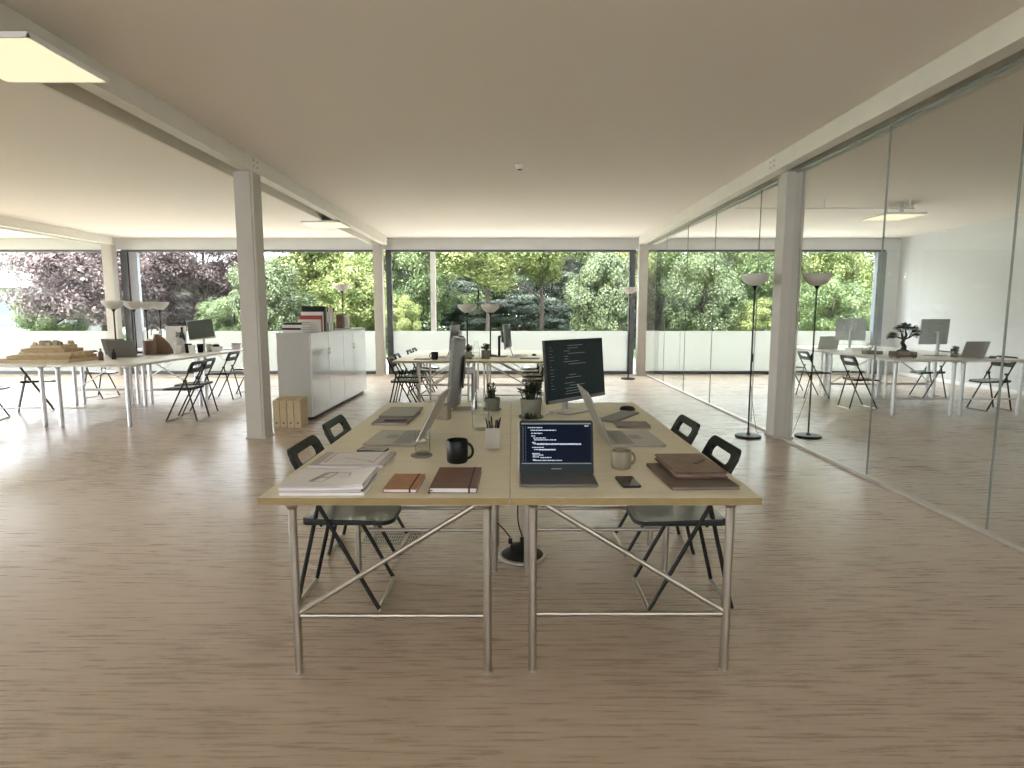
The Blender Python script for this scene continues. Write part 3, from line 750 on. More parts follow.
def notebook(w, d, h, cover, x, y, rz, label, z=TT+0.0005, elastic=None, ribbon=False, pages='paper', name='notebook', cat='notebook'):
    t = make_book(w, d, h, cover, pages); t.name = name; lie(t, x, y, z, rz, label, cat)
    if elastic is not None:
        ex = -w/2+w*elastic; m = MB()
        m.box(ex-0.0035, ex+0.0035, -d/2-0.0008, d/2+0.0008, h, h+0.0011); m.box(ex-0.0035, ex+0.0035, -d/2-0.0012, -d/2, 0, h+0.0011); m.box(ex-0.0035, ex+0.0035, d/2, d/2+0.0012, 0, h+0.0011)
        m.build('elastic_band', M['strap'], t, smooth=False)
    if ribbon:
        MB().tube([(-w/2+0.012, -d/2+0.004, h*0.5), (-w/2+0.004, -d/2-0.006, h*0.55), (-w/2-0.002, -d/2-0.012, h*0.2), (-w/2+0.004, -d/2-0.016, 0.0025)], 0.002, 6).build('ribbon_marker', M['strap'], t)
    return t
notebook(0.132, 0.225, 0.016, 'tan', -0.438, 2.395, -0.02, 'small tan notebook with elastic band beside the paper stack', elastic=0.80)
notebook(0.186, 0.315, 0.022, 'brown', -0.229, 2.435, -0.012, 'dark brown notebook with elastic band and ribbon, front of left desk', elastic=0.84, ribbon=True)
m1 = make_mug(0.050, 0.108, 'mug', hr=0.036); lie(m1, -0.258, 2.775, TT+0.0005, R(-12), 'black mug standing behind the dark brown notebook', 'mug')
m2 = make_mug(0.0455, 0.082, 'cream', hr=0.028); m2.name = 'mug'; lie(m2, 0.496, 2.665, TT+0.0005, R(8), 'cream speckled mug beside the coding laptop', 'mug')

# tumbler of water on a coaster
cs = tag(MB().lathe([(0.049,0.0),(0.0525,0.002),(0.0525,0.007),(0.050,0.009)], 36).build('coaster', M['greyfold'], None, loc=(-0.446, 2.895, TT+0.0005)), 'round dark coaster under the water glass', 'coaster')
gl = thing('water_glass', 'clear drinking glass of water on the round coaster', 'glass', (-0.440, 2.895, TT+0.0105))
MB().lathe([(0.034,0.0),(0.037,0.004),(0.040,0.118),(0.0388,0.1185),(0.0365,0.10),(0.034,0.012),(0.001,0.011)], 36, cap1=False).build('tumbler', M['clear'], gl)
MB().lathe([(0.0335,0.0125),(0.0358,0.070),(0.001,0.070)], 36, cap1=False).build('water', M['clear'], gl)
# glass carafe
cf = thing('glass_carafe', 'tall clear glass carafe between the monitor and the pen cup', 'carafe', (-0.190, 3.56, TT+0.0005))
MB().lathe([(0.040,0.0),(0.046,0.004),(0.050,0.03),(0.0535,0.115),(0.048,0.165),(0.033,0.215),(0.025,0.245),(0.0255,0.262),(0.030,0.275),(0.0285,0.2755),(0.0235,0.262),(0.0228,0.245),(0.031,0.213),(0.0455,0.163),(0.051,0.115),(0.0475,0.03),(0.042,0.010),(0.001,0.009)], 40, cap1=False).build('bottle', M['clear'], cf)
MB().lathe([(0.0415,0.0105),(0.047,0.03),(0.0505,0.105),(0.001,0.105)], 40, cap1=False).build('water', M['clear'], cf)
# pen cup
pc = thing('pen_cup', 'square pale grey pen cup holding dark pens', 'pen cup', (-0.100, 3.085, TT+0.0005), R(2))
w_, h_, th_ = 0.074, 0.108, 0.0035
MB().box(-w_/2, w_/2, -w_/2, w_/2, 0, 0.004).box(-w_/2, w_/2, -w_/2, -w_/2+th_, 0.004, h_).box(-w_/2, w_/2, w_/2-th_, w_/2, 0.004, h_).box(-w_/2, -w_/2+th_, -w_/2+th_, w_/2-th_, 0.004, h_).box(w_/2-th_, w_/2, -w_/2+th_, w_/2-th_, 0.004, h_).build('cup', M['cup'], pc, smooth=False)
for k, (x0, y0, x1, y1, L_) in enumerate(((-0.012,0.0,-0.038,-0.008,.16), (0.005,0.012,-0.010,0.02,.165), (0.010,-0.010,0.018,-0.016,.150), (0.012,0.0,0.040,0.004,.158), (-0.004,-0.012,-0.018,-0.02,.148), (0.02,0.015,0.026,0.025,.145))):
    pen = MB().tube([(x0,y0,0.006),(x0+(x1-x0)*0.9,y0+(y1-y0)*0.9,L_*0.93),(x1,y1,L_)], [0.0042,0.0042,0.0022], 8).build('pen', M['black'], None, loc=(-0.100, 3.085, TT+0.0005))
    tag(pen, 'dark pen standing in the square pale grey pen cup', 'pen', 'dark pens in the square cup')
# plants
sp = make_pot_plant('spiky', 0.058, 0.092); lie(sp, -0.142, 4.30, TT+0.0005, 0.3, 'small spiky potted plant beside the curved monitor on the near desk', 'plant')
bp_ = make_pot_plant('bushy', 0.066, 0.118); lie(bp_, 0.128, 3.98, TT+0.0005, 0.8, 'bushy potted plant left of the dark code monitor', 'plant'); bp_.scale = (1.12,)*3
ps = MB(); rnd = random.Random(4)
for k in range(26):
    a = rnd.uniform(0, 2*PI); leaf_blade(ps, (0.012*math.cos(a), 0.012*math.sin(a), 0.018), (math.cos(a), math.sin(a), rnd.uniform(0.15, 1.5)), rnd.uniform(0.035, 0.062), 0.013, -0.1)
su = thing('succulent', 'low spiky succulent in a shallow dish before the bushy plant', 'plant', (0.115, 3.84, TT+0.0005))
MB().lathe([(0.045,0.0),(0.055,0.012),(0.058,0.024),(0.054,0.024),(0.046,0.018)], 28).build('dish', M['pot'], su)
ps.build('leaves', M['succ'], su, ang=60)
# laptops
lp = make_laptop(0.320, 0.232, 104, 'grey', 'darkkeys', 'laptop', 'code', lid_h=0.232, hinge=0.034, lines=True)
lie(lp, 0.190, 2.467, TT+0.0005, 0.0, 'dark laptop with lines of code on its screen, front of right desk', 'laptop')
la = make_laptop(0.385, 0.285, 117, 'silver', 'keys', 'laptop', 'scr', lid_h=0.295); lie(la, -0.640, 3.295, TT+0.0005, R(-93), 'silver open laptop turned to the left, behind the paper stacks', 'laptop')
lb = make_laptop(0.40, 0.292, 115, 'silver', 'keys', 'laptop', 'scr', lid_h=0.305); lie(lb, 0.660, 3.285, TT+0.0005, R(92), 'silver open laptop turned to the right, behind the cream mug', 'laptop')
# leather folder on a larger folder
fo = make_book(0.275, 0.385, 0.014, 'folder', 'greyfold'); fo.name = 'document_folder'; lie(fo, 0.764, 2.512, TT+0.0005, R(2.5), 'large dark folder lying under the brown leather case', 'folder')
le = thing('leather_case', 'worn brown leather document case lying on the large dark folder', 'leather case', (0.787, 2.605, TT+0.0152), R(1.5))
MB().rslab(0.225, 0.345, 0.0, 0.007, 0.012, 0.003).build('lower_cover', M['leather'], le)
MB().rslab(0.212, 0.330, 0.007, 0.018, 0.008, 0.001).build('papers', M['greyfold'], le)
MB().rslab(0.226, 0.346, 0.0182, 0.026, 0.014, 0.0035).build('flap', M['leather'], le)
MB().rslab(0.020, 0.110, 0.0262, 0.0295, 0.009, 0.001, (0.030, 0.04)).xf(Matrix.Rotation(R(-38),4,'Z')).build('clasp_strap', M['folder'], le)
# slim things behind
notebook(0.205, 0.165, 0.014, 'greyfold', 0.750, 3.695, R(-2), 'closed taupe notebook behind the right turned laptop', pages='greyfold')
kb = thing('keyboard', 'grey computer keyboard lying askew before the code monitor', 'keyboard', (0.720, 4.00, TT+0.0005), R(57))
MB().rslab(0.43, 0.135, 0, 0.011, 0.012, 0.003).build('tray', M['grey'], kb)
m = MB()
for r_ in range(5):
    for c_ in range(15): m.box(-0.205+c_*0.0273+0.0012, -0.205+(c_+1)*0.0273-0.0012, -0.058+r_*0.0232+0.0012, -0.058+(r_+1)*0.0232-0.0012, 0.011, 0.0145)
m.build('keys', M['keys'], kb, smooth=False)
def make_mouse():
    t = thing('computer_mouse', None, None)
    MB().lathe([(0.030,0.0),(0.034,0.004),(0.033,0.016),(0.025,0.028),(0.012,0.033),(0.001,0.034)], 24, cap1=False).xf(Matrix.Diagonal((1,1.65,1,1))).build('shell', M['black'], t)
    MB().lathe([(0.004,-0.004),(0.004,0.004)], 12).xf(Matrix.Translation((0,0.028,0.029)) @ Matrix.Rotation(R(90),4,'Y')).build('scroll_wheel', M['grey'], t)
    return t
mouse = Proto(make_mouse)
mouse.put((0.835, 4.29, TT+0.0005), R(75), 'black computer mouse at the far end of the grey keyboard', 'mouse')
tb = thing('tablet', 'dark tablet lying on a folder behind the silver laptop at left', 'tablet', (-0.765, 4.115, TT+0.0130), R(-1))
MB().rslab(0.235, 0.400, 0, 0.010, 0.012, 0.003).build('body', M['greyfold'], tb); MB().rslab(0.217, 0.380, 0.010, 0.0106, 0.008, 0.0002).build('screen', M['grey'], tb)
fd = make_book(0.228, 0.460, 0.012, 'greyfold', 'paperb'); fd.name = 'document_folder'; lie(fd, -0.765, 3.945, TT+0.0005, R(-1.5), 'taupe folder under the dark tablet at the left desk edge', 'folder')
pn = thing('ballpoint_pen', 'dark ballpoint pen lying on the taupe folder', 'pen', (-0.745, 3.795, TT+0.0175), R(4))
MB().tube([(-0.075,0,0),(-0.068,0,0),(0.06,0,0),(0.072,0,0)], [0.0015,0.0044,0.0044,0.0022], 10).build('barrel', M['strap'], pn)
MB().tube([(0.02,0.004,0.003),(0.06,0.005,0.003)], 0.0012, 6).build('clip', M['chrome'], pn)
notebook(0.135, 0.19, 0.011, 'brown', -0.365, 4.31, R(2), 'thin dark notebook lying left of the glass carafe')
sx = thing('rounded_box', 'small beige rounded box standing behind the silver laptop screen', 'speaker box', (-0.455, 3.93, TT+0.0005), R(-10))  # unidentified object, kept as a plain rounded box
MB().rslab(0.098, 0.085, 0, 0.100, 0.024, 0.004).build('body', M['cream'], sx); MB().rslab(0.09, 0.0782, 0.1002, 0.1035, 0.022, 0.001).build('top_cap', M['greyfold'], sx)
# monitors
mo = make_monitor(0.66, 0.425, 0.095, 0.0, 'scr', 'black', True, 5, 'silver', base=(0.26, 0.19))
lie(mo, 0.412, 4.215, TT+0.0005, R(47), 'large dark monitor showing faint code on the right desk', 'monitor')
MB().tube([(0.0,0.05,0.09),(-0.03,0.03,0.055),(-0.10,-0.02,0.03),(-0.17,-0.02,0.02),(-0.24,0.03,0.006)], 0.0035, 6).build('cable', M['silver'], mo)
mc = make_monitor(0.70, 0.46, 0.06, 0.075, 'scr', 'grey', False, 5, 'silver', deep=0.012, base=(0.20, 0.16)); mc.name = 'curved_monitor'
lie(mc, -0.318, 4.30, TT+0.0005, R(-85.5), 'grey curved monitor seen edge-on at the far end of the left desk', 'monitor')

# floor things under the near desks
hb = thing('floor_power_hub', 'round black power hub with white rim under the near desks', 'power hub', (0.06, 3.40, 0.0005))
MB().lathe([(0.137,0.0),(0.143,0.004),(0.143,0.014),(0.136,0.020),(0.125,0.019)], 44).build('rim', M['rail'], hb)
MB().lathe([(0.05,0.046),(0.11,0.030),(0.124,0.0195)][::-1], 44).build('disc', M['black'], hb)
MB().box(-0.07, 0.055, -0.025, 0.025, 0.036, 0.082).build('socket_block', M['blackm'], hb, bevel=0.006)
for (x0, y0), q in (((-0.07,0.0), 0), ((0.0,0.02), 1), ((0.03,-0.01), 2)):
    MB().box(x0-0.012, x0+0.012, y0-0.012, y0+0.012, 0.082, 0.112).build('plug', M['blackm'], hb, bevel=0.003)
def cable(pts, label):
    # smooth the path
    P = [Vector(p) for p in pts]; out = []
    for i in range(len(P)-1):
        p0, p1, p2, p3 = P[max(i-1,0)], P[i], P[i+1], P[min(i+2,len(P)-1)]
        for k in range(8):
            u = k/8; out.append(0.5*((2*p1)+(p2-p0)*u+(2*p0-5*p1+4*p2-p3)*u*u+(3*p1-p0-3*p2+p3)*u**3))
    out.append(P[-1]); o = MB().tube(out, 0.0042, 8).build('power_cable', M['blackm'], None); return tag(o, label, 'cable', 'power cables under the near desks')
cable([(-0.010,3.40,0.119),(-0.05,3.40,0.17),(-0.13,3.38,0.27),(-0.15,3.35,0.40),(-0.06,3.32,0.52),(-0.05,3.30,0.60),(-0.09,3.30,0.688)], 'dark cable looping up at left from the round power hub')
cable([(0.06,3.42,0.119),(0.035,3.42,0.22),(0.04,3.42,0.40),(0.07,3.42,0.52),(0.085,3.42,0.688)], 'dark cable rising straight up from the round power hub')
cable([(0.09,3.39,0.119),(0.10,3.40,0.30),(0.062,3.44,0.50),(0.10,3.46,0.60),(0.11,3.46,0.688)], 'dark twisted cable rising beside the desk leg from the power hub')
vg = thing('floor_vent', 'rectangular metal floor grille under the left desk', 'floor vent', (-0.765, 3.725, 0.0005))
w_, d_ = 0.39, 0.23
MB().box(-w_/2, w_/2, -d_/2, d_/2, 0, 0.002).build('well', M['gap'], vg, smooth=False)
MB().box(-w_/2, w_/2, -d_/2, -d_/2+0.014, 0.002, 0.007).box(-w_/2, w_/2, d_/2-0.014, d_/2, 0.002, 0.007).box(-w_/2, -w_/2+0.014, -d_/2+0.014, d_/2-0.014, 0.002, 0.007).box(w_/2-0.014, w_/2, -d_/2+0.014, d_/2-0.014, 0.002, 0.007).build('frame', M['rail'], vg, smooth=False)
m = MB()
for k in range(24): x = -w_/2+0.02+k*(w_-0.04)/23; m.box(x-0.0035, x+0.0035, -d_/2+0.014, d_/2-0.014, 0.002, 0.006)
for k in range(1, 4): y = -d_/2+k*d_/4; m.box(-w_/2+0.014, w_/2-0.014, y-0.003, y+0.003, 0.0022, 0.0065)
m.build('grille', M['rail'], vg, smooth=False)

# ------------------------------------------------------------------ floor lamps
fl = Proto(lambda: make_floor_lamp(1.86, 0.155, 0.145))
fl.put((2.74, 6.85, 0.0005), R(20), 'black torchiere floor lamp standing in front of the glass partition', 'floor lamp')
o = fl.put((3.44, 6.85, 0.0005), R(160), 'black torchiere floor lamp standing just behind the glass partition', 'floor lamp')
fl.put((2.53, 13.0, 0.0005), R(60), 'torchiere floor lamp by the far window beside the end column', 'floor lamp', scale=1.06)
fl.put((-3.50, 12.5, 0.0005), R(60), 'torchiere floor lamp behind the white cabinets near the window', 'floor lamp', scale=1.08)
tl = Proto(lambda: make_floor_lamp(0.82, 0.15, 0.11, 'table_lamp', False, 0.011))
g = 'uplighter table lamps with frosted bowls'
for x, y, l in ((-5.90, 8.95, 'uplighter table lamp leftmost of four, behind the dark open laptop'), (-6.02, 9.62, 'uplighter table lamp second of the four on the left white desks'), (-6.00, 9.90, 'uplighter table lamp third of the four on the left white desks'), (-5.92, 10.15, 'uplighter table lamp behind the brown bag, left white desks')):
    tl.put((x, y, zt+0.0005), 0, l, 'table lamp', g)
tl.put((-0.715, 9.6, 0.7405), 0, 'uplighter table lamp left of the pair on the middle desks', 'table lamp', g)
tl.put((-0.345, 9.6, 0.7405), 0, 'uplighter table lamp right of the pair on the middle desks', 'table lamp', g)

# ------------------------------------------------------------------ cabinets, binders and books
def cabinet(x0, x1, y0, y1, h, doors, label):
    t = thing('storage_cabinet', label, 'cabinet', ((x0+x1)/2, (y0+y1)/2, 0.0), 0, 'white storage cabinets')
    w, d = x1-x0, y1-y0
    MB().box(-w/2, w/2-0.022, -d/2+0.0015, d/2-0.0015, 0.05, h).build('carcass', M['cabinet'], t, bevel=0.003)
    MB().box(-w/2+0.03, w/2-0.06, -d/2+0.02, d/2-0.02, 0.0, 0.05).build('plinth', M['gap'], t, smooth=False)
    k = len(doors)-1
    for i in range(k):
        a, b = -d/2+d*doors[i]+0.004, -d/2+d*doors[i+1]-0.004
        do = MB().box(w/2-0.0215, w/2, a, b, 0.055, h-0.004).build('door', M['door'], t, bevel=0.002)
        yy = b-0.03 if i % 2 == 0 else a+0.03
        MB().tube([(w/2+0.012, yy, h*0.72), (w/2+0.012, yy, h*0.80)], 0.005, 8).box(w/2, w/2+0.012, yy-0.004, yy+0.004, h*0.73, h*0.74).box(w/2, w/2+0.012, yy-0.004, yy+0.004, h*0.78, h*0.79).build('handle', M['galv'], do)
    return t
HC = 1.17
cabinet(-3.10, -2.645, 7.90, 9.42, HC, (0, .5, 1), 'white cabinet nearest the column with books lying on top')
cabinet(-3.10, -2.645, 9.425, 10.85, HC, (0, .4, 1), 'white cabinet at the window end of the row')
# four kraft magazine binders on the floor
for k in range(4):
    x = -2.945+k*0.0865
    t = thing('magazine_binder', ['kraft board binder on the floor, nearest the column', 'kraft board binder on the floor, second from the column', 'kraft board binder on the floor, third from the column', 'kraft board binder on the floor, farthest from the column'][k], 'binder', (x, 7.545, 0.0005), R(-1.5+k*0.8), 'kraft binders standing on the floor')
    out = [(-0.138, 0.0), (0.138, 0.0), (0.138, 0.362), (-0.02, 0.362), (-0.138, 0.342)]
    m = MB().prism(out, -0.041, 0.041); m.xf(Matrix(((0,0,1,0),(1,0,0,0),(0,1,0,0),(0,0,0,1)))); m.build('case', M['kraft'], t, bevel=0.003)
    h = MB().lathe([(0.011,0),(0.011,0.0012)], 20); h.xf(Matrix.Translation((0.0,-0.1385,0.06)) @ Matrix.Rotation(R(90),4,'X')); h.build('finger_hole', M['gap'], t)
    h = MB().lathe([(0.014,0),(0.014,0.0008),(0.0105,0.0016)], 20, cap1=False); h.xf(Matrix.Translation((0.0,-0.1384,0.06)) @ Matrix.Rotation(R(90),4,'X')); h.build('hole_ring', M['kraftd'], t)
# books on the cabinet
def book(w, d, h, cover, x, y, z, rz, label, pages='paper', group='books lying on the cabinet'):
    t = make_book(w, d, h, cover, pages); t.name = 'book'; lie(t, x, y, z, rz, label, 'book', group); return t
zc = HC+0.001
book(0.36, 0.26, 0.038, 'whitebook', -2.88, 8.07, zc, R(90+2), 'pale book at the bottom of the lying stack on the cabinet')
book(0.35, 0.25, 0.026, 'black', -2.885, 8.065, zc+0.0385, R(90-2), 'thin dark book second in the lying stack on the cabinet')
book(0.36, 0.26, 0.040, 'whitebook', -2.885, 8.075, zc+0.065, R(90+1), 'pale grey book near the top of the lying stack')
book(0.34, 0.24, 0.026, 'black', -2.88, 8.08, zc+0.1055, R(91), 'dark book on top of the lying stack on the cabinet')
# upright row, spines toward the aisle
def upright(th, h, d, cover, y, label, lab=None, x=-2.80, group='books and binders standing on the cabinet', name='binder'):
    t = thing(name, label, 'binder', (x, y, zc), 0, group)
    m = MB().box(-d/2, d/2, -th/2, -th/2+0.004, 0, h).box(-d/2, d/2, th/2-0.004, th/2, 0, h).box(d/2-0.004, d/2, -th/2+0.004, th/2-0.004, 0, h)
    m.build('cover', M[cover], t, bevel=0.001)
    MB().box(-d/2+0.004, d/2-0.005, -th/2+0.0045, th/2-0.0045, 0.003, h-0.004).build('pages', M['paper'], t, smooth=False)
    if lab:
        MB().box(d/2, d/2+0.0008, -th*0.32, th*0.32, h*0.35, h*0.8).build('spine_label', M[lab], t, smooth=False)
    return t
y = 8.30
for th, h, d, c, l, lb_ in ((.07,.17,.30,'whitebook','low pale book standing before the red one on the cabinet',None), (.065,.225,.30,'red','red covered book standing on the cabinet',None), (.055,.275,.30,'whitebook','tall pale book standing behind the red one',None), (.085,.355,.32,'black','tallest black binder on the cabinet, facing the room',None),
                          (.075,.335,.29,'whitebook','white binder just behind the tallest black binder','paperb'), (.06,.34,.29,'black','black binder between two white ones on the cabinet','paper'), (.075,.335,.29,'whitebook','white binder in the middle of the standing row','paperb'), (.07,.33,.29,'paperb','grey binder near the end of the standing row','paper'), (.075,.335,.29,'whitebook','white binder second last in the standing row','paperb'), (.065,.34,.29,'black','black binder at the window end of the standing row','paper')):
    upright(th, h, d, c, y+th/2, l, lb_); y += th+0.003
wb = thing('wooden_box', 'dark wooden box standing at the window end of the cabinets', 'box', (-2.79, 9.80, HC+0.016))
MB().box(-0.055, 0.055, -0.055, 0.055, 0, 0.205).build('body', M['woodbox'], wb, bevel=0.004)
MB().box(-0.058, 0.058, -0.058, 0.058, 0.206, 0.222).build('lid', M['woodbox'], wb, bevel=0.003)
book(0.30, 0.22, 0.014, 'black', -2.79, 9.82, zc, R(8), 'flat black book under the dark wooden box', group=None)
wf = thing('picture_frame', 'small white frame leaning beside the dark wooden box', 'frame', (-2.86, 10.28, zc), R(10))
MB().box(-0.085, 0.085, -0.012, 0.012, 0, 0.215).build('frame', M['whitebook'], wf, bevel=0.004); MB().box(-0.06, 0.06, -0.0135, -0.0122, 0.03, 0.185).build('picture', M['paperb'], wf, smooth=False)

# ------------------------------------------------------------------ things on the middle desks
z7 = 0.7405
mk = make_mug(0.052, 0.115, 'mug'); lie(mk, -1.150, 8.92, z7, R(200), 'black mug on the near left of the middle desks', 'mug')
lpm = Proto(lambda: make_laptop(0.34, 0.24, 112, 'silver', 'keys'))
lpm.put((-1.12, 9.35, z7), R(-90), 'open laptop turned left on the middle desks behind the black mug', 'laptop')
lpm.put((0.13, 9.75, z7), R(90), 'open laptop turned right on the middle desks', 'laptop')
cm = Proto(lambda: make_monitor(0.60, 0.38, 0.13, 0.05, 'scr', 'grey', False, 4, 'blackm'))
cm.put((-0.80, 9.30, z7), R(-96), 'grey monitor on the left of the middle desks, seen from behind', 'monitor')
cm.put((-0.16, 9.55, z7), R(82), 'dark monitor seen edge-on at the right of the middle desks', 'monitor')
tbm = thing('tablet', 'flat tablet lying on the near left edge of the middle desks', 'tablet', (-1.34, 8.98, z7), R(2))
MB().rslab(0.25, 0.19, 0, 0.009, 0.012, 0.003).build('body', M['grey'], tbm); MB().rslab(0.235, 0.175, 0.009, 0.0095, 0.008, 0.0002).build('screen', M['seat'], tbm)
t2 = thing('tablet', 'flat dark tablet lying on the near right edge of the middle desks', 'tablet', (0.27, 9.10, z7), R(-3))
MB().rslab(0.30, 0.20, 0, 0.010, 0.012, 0.003).build('body', M['greyfold'], t2); MB().rslab(0.285, 0.185, 0.010, 0.0105, 0.008, 0.0002).build('screen', M['seat'], t2)
mouse.put((0.36, 9.75, z7), R(20), 'black computer mouse at the right of the middle desks', 'mouse')
p1 = make_pot_plant('bushy', 0.062, 0.11); lie(p1, -0.66, 9.05, z7, 0, 'bushy potted plant beside the left lamp on the middle desks', 'plant')
p2 = make_pot_plant('bushy', 0.07, 0.125); lie(p2, -0.40, 9.12, z7, 1.1, 'bushy potted plant under the right lamp on the middle desks', 'plant')
c2 = copy_tree(cf); c2.location = (-0.535, 9.0, z7); tag(c2, 'small clear carafe between the two plants on the middle desks', 'carafe')
notebook(0.24, 0.17, 0.02, 'whitebook', -0.98, 8.86, R(5), 'pale book lying right of the black mug on the middle desks', z=z7)
notebook(0.24, 0.17, 0.018, 'paperb', 0.09, 9.35, R(-4), 'grey book lying before the right laptop on the middle desks', z=z7)

# ------------------------------------------------------------------ things on the left desks
zl = zt+0.0005
tm = thing('terrain_model', 'stepped cardboard terrain model with small houses on the left desk', 'architectural model', (-6.22, 8.02, zl), R(0)); tm.scale = (0.88, 0.95, 1.0)
lay = [(1.16, 0.66, 0.0, 0.0), (1.02, 0.58, 0.05, 0.03), (0.86, 0.50, 0.10, 0.06), (0.70, 0.41, 0.02, 0.09), (0.52, 0.30, 0.0, 0.12)]
rnd = random.Random(8)
for k, (w_, d_, ox, oy) in enumerate(lay):
    out = []
    for q in range(40):
        a = 2*PI*q/40; rr_ = 1/max(abs(math.cos(a)), abs(math.sin(a)))**0.75*(1+rnd.uniform(-0.03, 0.03)); out.append((ox+w_/2*math.cos(a)*rr_, oy+d_/2*math.sin(a)*rr_))
    if k == 0: out = rrect(w_, d_, 0.004, 2)
    MB().prism(out, k*0.042, (k+1)*0.042-0.0006).build('contour_layer', M['kraft' if k % 2 == 0 else 'kraftd'], tm, smooth=False)
for k in range(9):
    x, y_ = rnd.uniform(-0.2, 0.22), rnd.uniform(-0.02, 0.22); s = rnd.uniform(0.02, 0.04); z_ = 5*0.042
    m = MB().add([(x-s,y_-s*.7,z_),(x+s,y_-s*.7,z_),(x+s,y_+s*.7,z_),(x-s,y_+s*.7,z_),(x-s,y_-s*.7,z_+s),(x+s,y_-s*.7,z_+s),(x+s,y_+s*.7,z_+s),(x-s,y_+s*.7,z_+s),(x-s,y_,z_+s*1.6),(x+s,y_,z_+s*1.6)],
                 [(3,2,1,0),(0,1,5,4),(2,3,7,6),(4,5,9,8),(6,7,8,9),(1,2,6,9,5),(3,0,4,8,7)]); m.build('house_block', M[rnd.choice(('kraft', 'kraftd', 'cream'))], tm, smooth=False)
gb = thing('foam_model', 'pale grey stepped foam model at the left edge behind the terrain model', 'architectural model', (-6.52, 8.62, zl))
MB().box(-0.30, 0.30, -0.16, 0.16, 0, 0.09).build('base_block', M['paperb'], gb, bevel=0.003); MB().box(-0.29, 0.18, -0.12, 0.14, 0.0905, 0.19).build('upper_block', M['paperb'], gb, bevel=0.003)
lpd = Proto(lambda: make_laptop(0.36, 0.25, 108, 'grey', 'darkkeys'))
lpd.put((-5.66, 8.80, zl), R(194), 'dark laptop with its back to the camera at the left desk corner', 'laptop')
lpd.put((-6.05, 9.30, zl), R(180), 'grey laptop farther back behind the dark one, left white desks', 'laptop', scale=1.0)
def bottle(r, h, m, x, y, z, label, cat='bottle', name='bottle', group=None):
    t = thing(name, label, cat, (x, y, z), 0, group)
    MB().lathe([(r*0.9,0),(r,0.004),(r,h*0.6),(r*0.75,h*0.7),(r*0.36,h*0.78),(r*0.34,h*0.93)], 20).build('body', M[m], t)
    MB().lathe([(r*0.42,h*0.931),(r*0.42,h)], 16).build('cap', M['blackm'], t); return t
bottle(0.032, 0.16, 'woodbox', -5.60, 8.16, zl, 'small brown bottle right of the terrain model, nearer one')
bottle(0.028, 0.14, 'black', -5.53, 8.32, zl, 'small dark bottle beside the open dark laptop')
bottle(0.045, 0.40, 'blackm', -5.62, 10.25, zl, 'tall slender dark bottle left of the grey green monitor')
bg = thing('wooden_canister', 'dark brown wooden canister under the middle lamps, left white desks', 'canister', (-5.62, 9.30, zl))
MB().lathe([(0.085,0),(0.095,0.01),(0.095,0.20),(0.085,0.215)], 28).build('body', M['woodbox'], bg); MB().lathe([(0.05,0.2155),(0.05,0.235),(0.03,0.24)], 20).build('lid', M['lit'], bg)
bb = thing('brown_bag', 'brown leather bag slumped under the rightmost lamp, left white desks', 'bag', (-5.52, 9.52, zl), R(15))
vs = []; n = 20
for k, (s, z_) in enumerate(((.9,0),(1,.02),(1.02,.08),(.88,.16),(.55,.24),(.32,.285),(.26,.31))):
    for j in range(n):
        a = 2*PI*j/n; vs.append((-0.035*k*0.5+0.15*s*math.cos(a), 0.07*s*math.sin(a), z_))
fs = [tuple(range(n-1,-1,-1)), tuple(6*n+j for j in range(n))]
for i in range(6):
    for j in range(n): fs.append((i*n+j, i*n+(j+1)%n, (i+1)*n+(j+1)%n, (i+1)*n+j))
MB().add(vs, fs).build('body', M['leather'], bb); MB().tube([(-0.17,0,0.29),(-0.16,0,0.37),(-0.10,0,0.42),(-0.05,0,0.36),(-0.06,0,0.29)], 0.007, 8).build('strap', M['folder'], bb)
vv = thing('plant_vase', 'pale grey vase holding a small dark plant, left white desks', 'vase', (-5.45, 9.85, zl))
MB().lathe([(0.07,0),(0.085,0.02),(0.095,0.10),(0.07,0.19),(0.045,0.225),(0.05,0.235)], 24).build('vase', M['paperb'], vv)
m = MB(); rnd = random.Random(2)
for k in range(60):
    a = rnd.uniform(0, 2*PI); leaf_blade(m, (0.03*math.cos(a), 0.03*math.sin(a), 0.23+rnd.uniform(0, 0.09)), (math.cos(a), math.sin(a), rnd.uniform(0, 1.6)), rnd.uniform(0.03, 0.055), 0.022, 0.2)
m.build('foliage', M['succ'], vv, ang=60)
pf = thing('display_board', 'pale board standing behind the grey vase, left white desks', 'board', (-5.72, 10.25, zl), R(8))
MB().box(-0.16, 0.16, -0.01, 0.01, 0, 0.42).build('panel', M['whitebook'], pf, bevel=0.003); MB().box(-0.12, 0.12, 0.011, 0.09, 0, 0.02).build('foot', M['whitebook'], pf, bevel=0.003)
def cup(r, h, m, x, y, z, label, cat='cup', group='cups on the left white desks'):
    t = thing('cup', label, cat, (x, y, z), 0, group)
    MB().lathe([(r*0.75,0),(r*0.8,0.003),(r,h),(r-0.003,h),(r*0.8-0.003,0.006)], 24).build('body', M[m], t); MB().lathe([(0.001,h*0.82),(r*0.93-0.003,h*0.82)], 24, cap1=False).build('drink', M['coffee'], t); return t
cup(0.05, 0.13, 'lit', -5.30, 9.52, zl, 'white cup nearest the brown bag on the left white desks')
cup(0.055, 0.15, 'mug', -5.21, 9.66, zl, 'black cup second in the row of cups, left white desks')
cup(0.055, 0.13, 'lit', -5.12, 9.60, zl, 'white cup between two black cups, left white desks')
cup(0.05, 0.14, 'mug', -5.08, 9.78, zl, 'black cup before the tall dark bottle, left white desks')
cup(0.05, 0.13, 'cup', -5.02, 9.95, zl, 'grey cup under the grey green monitor')
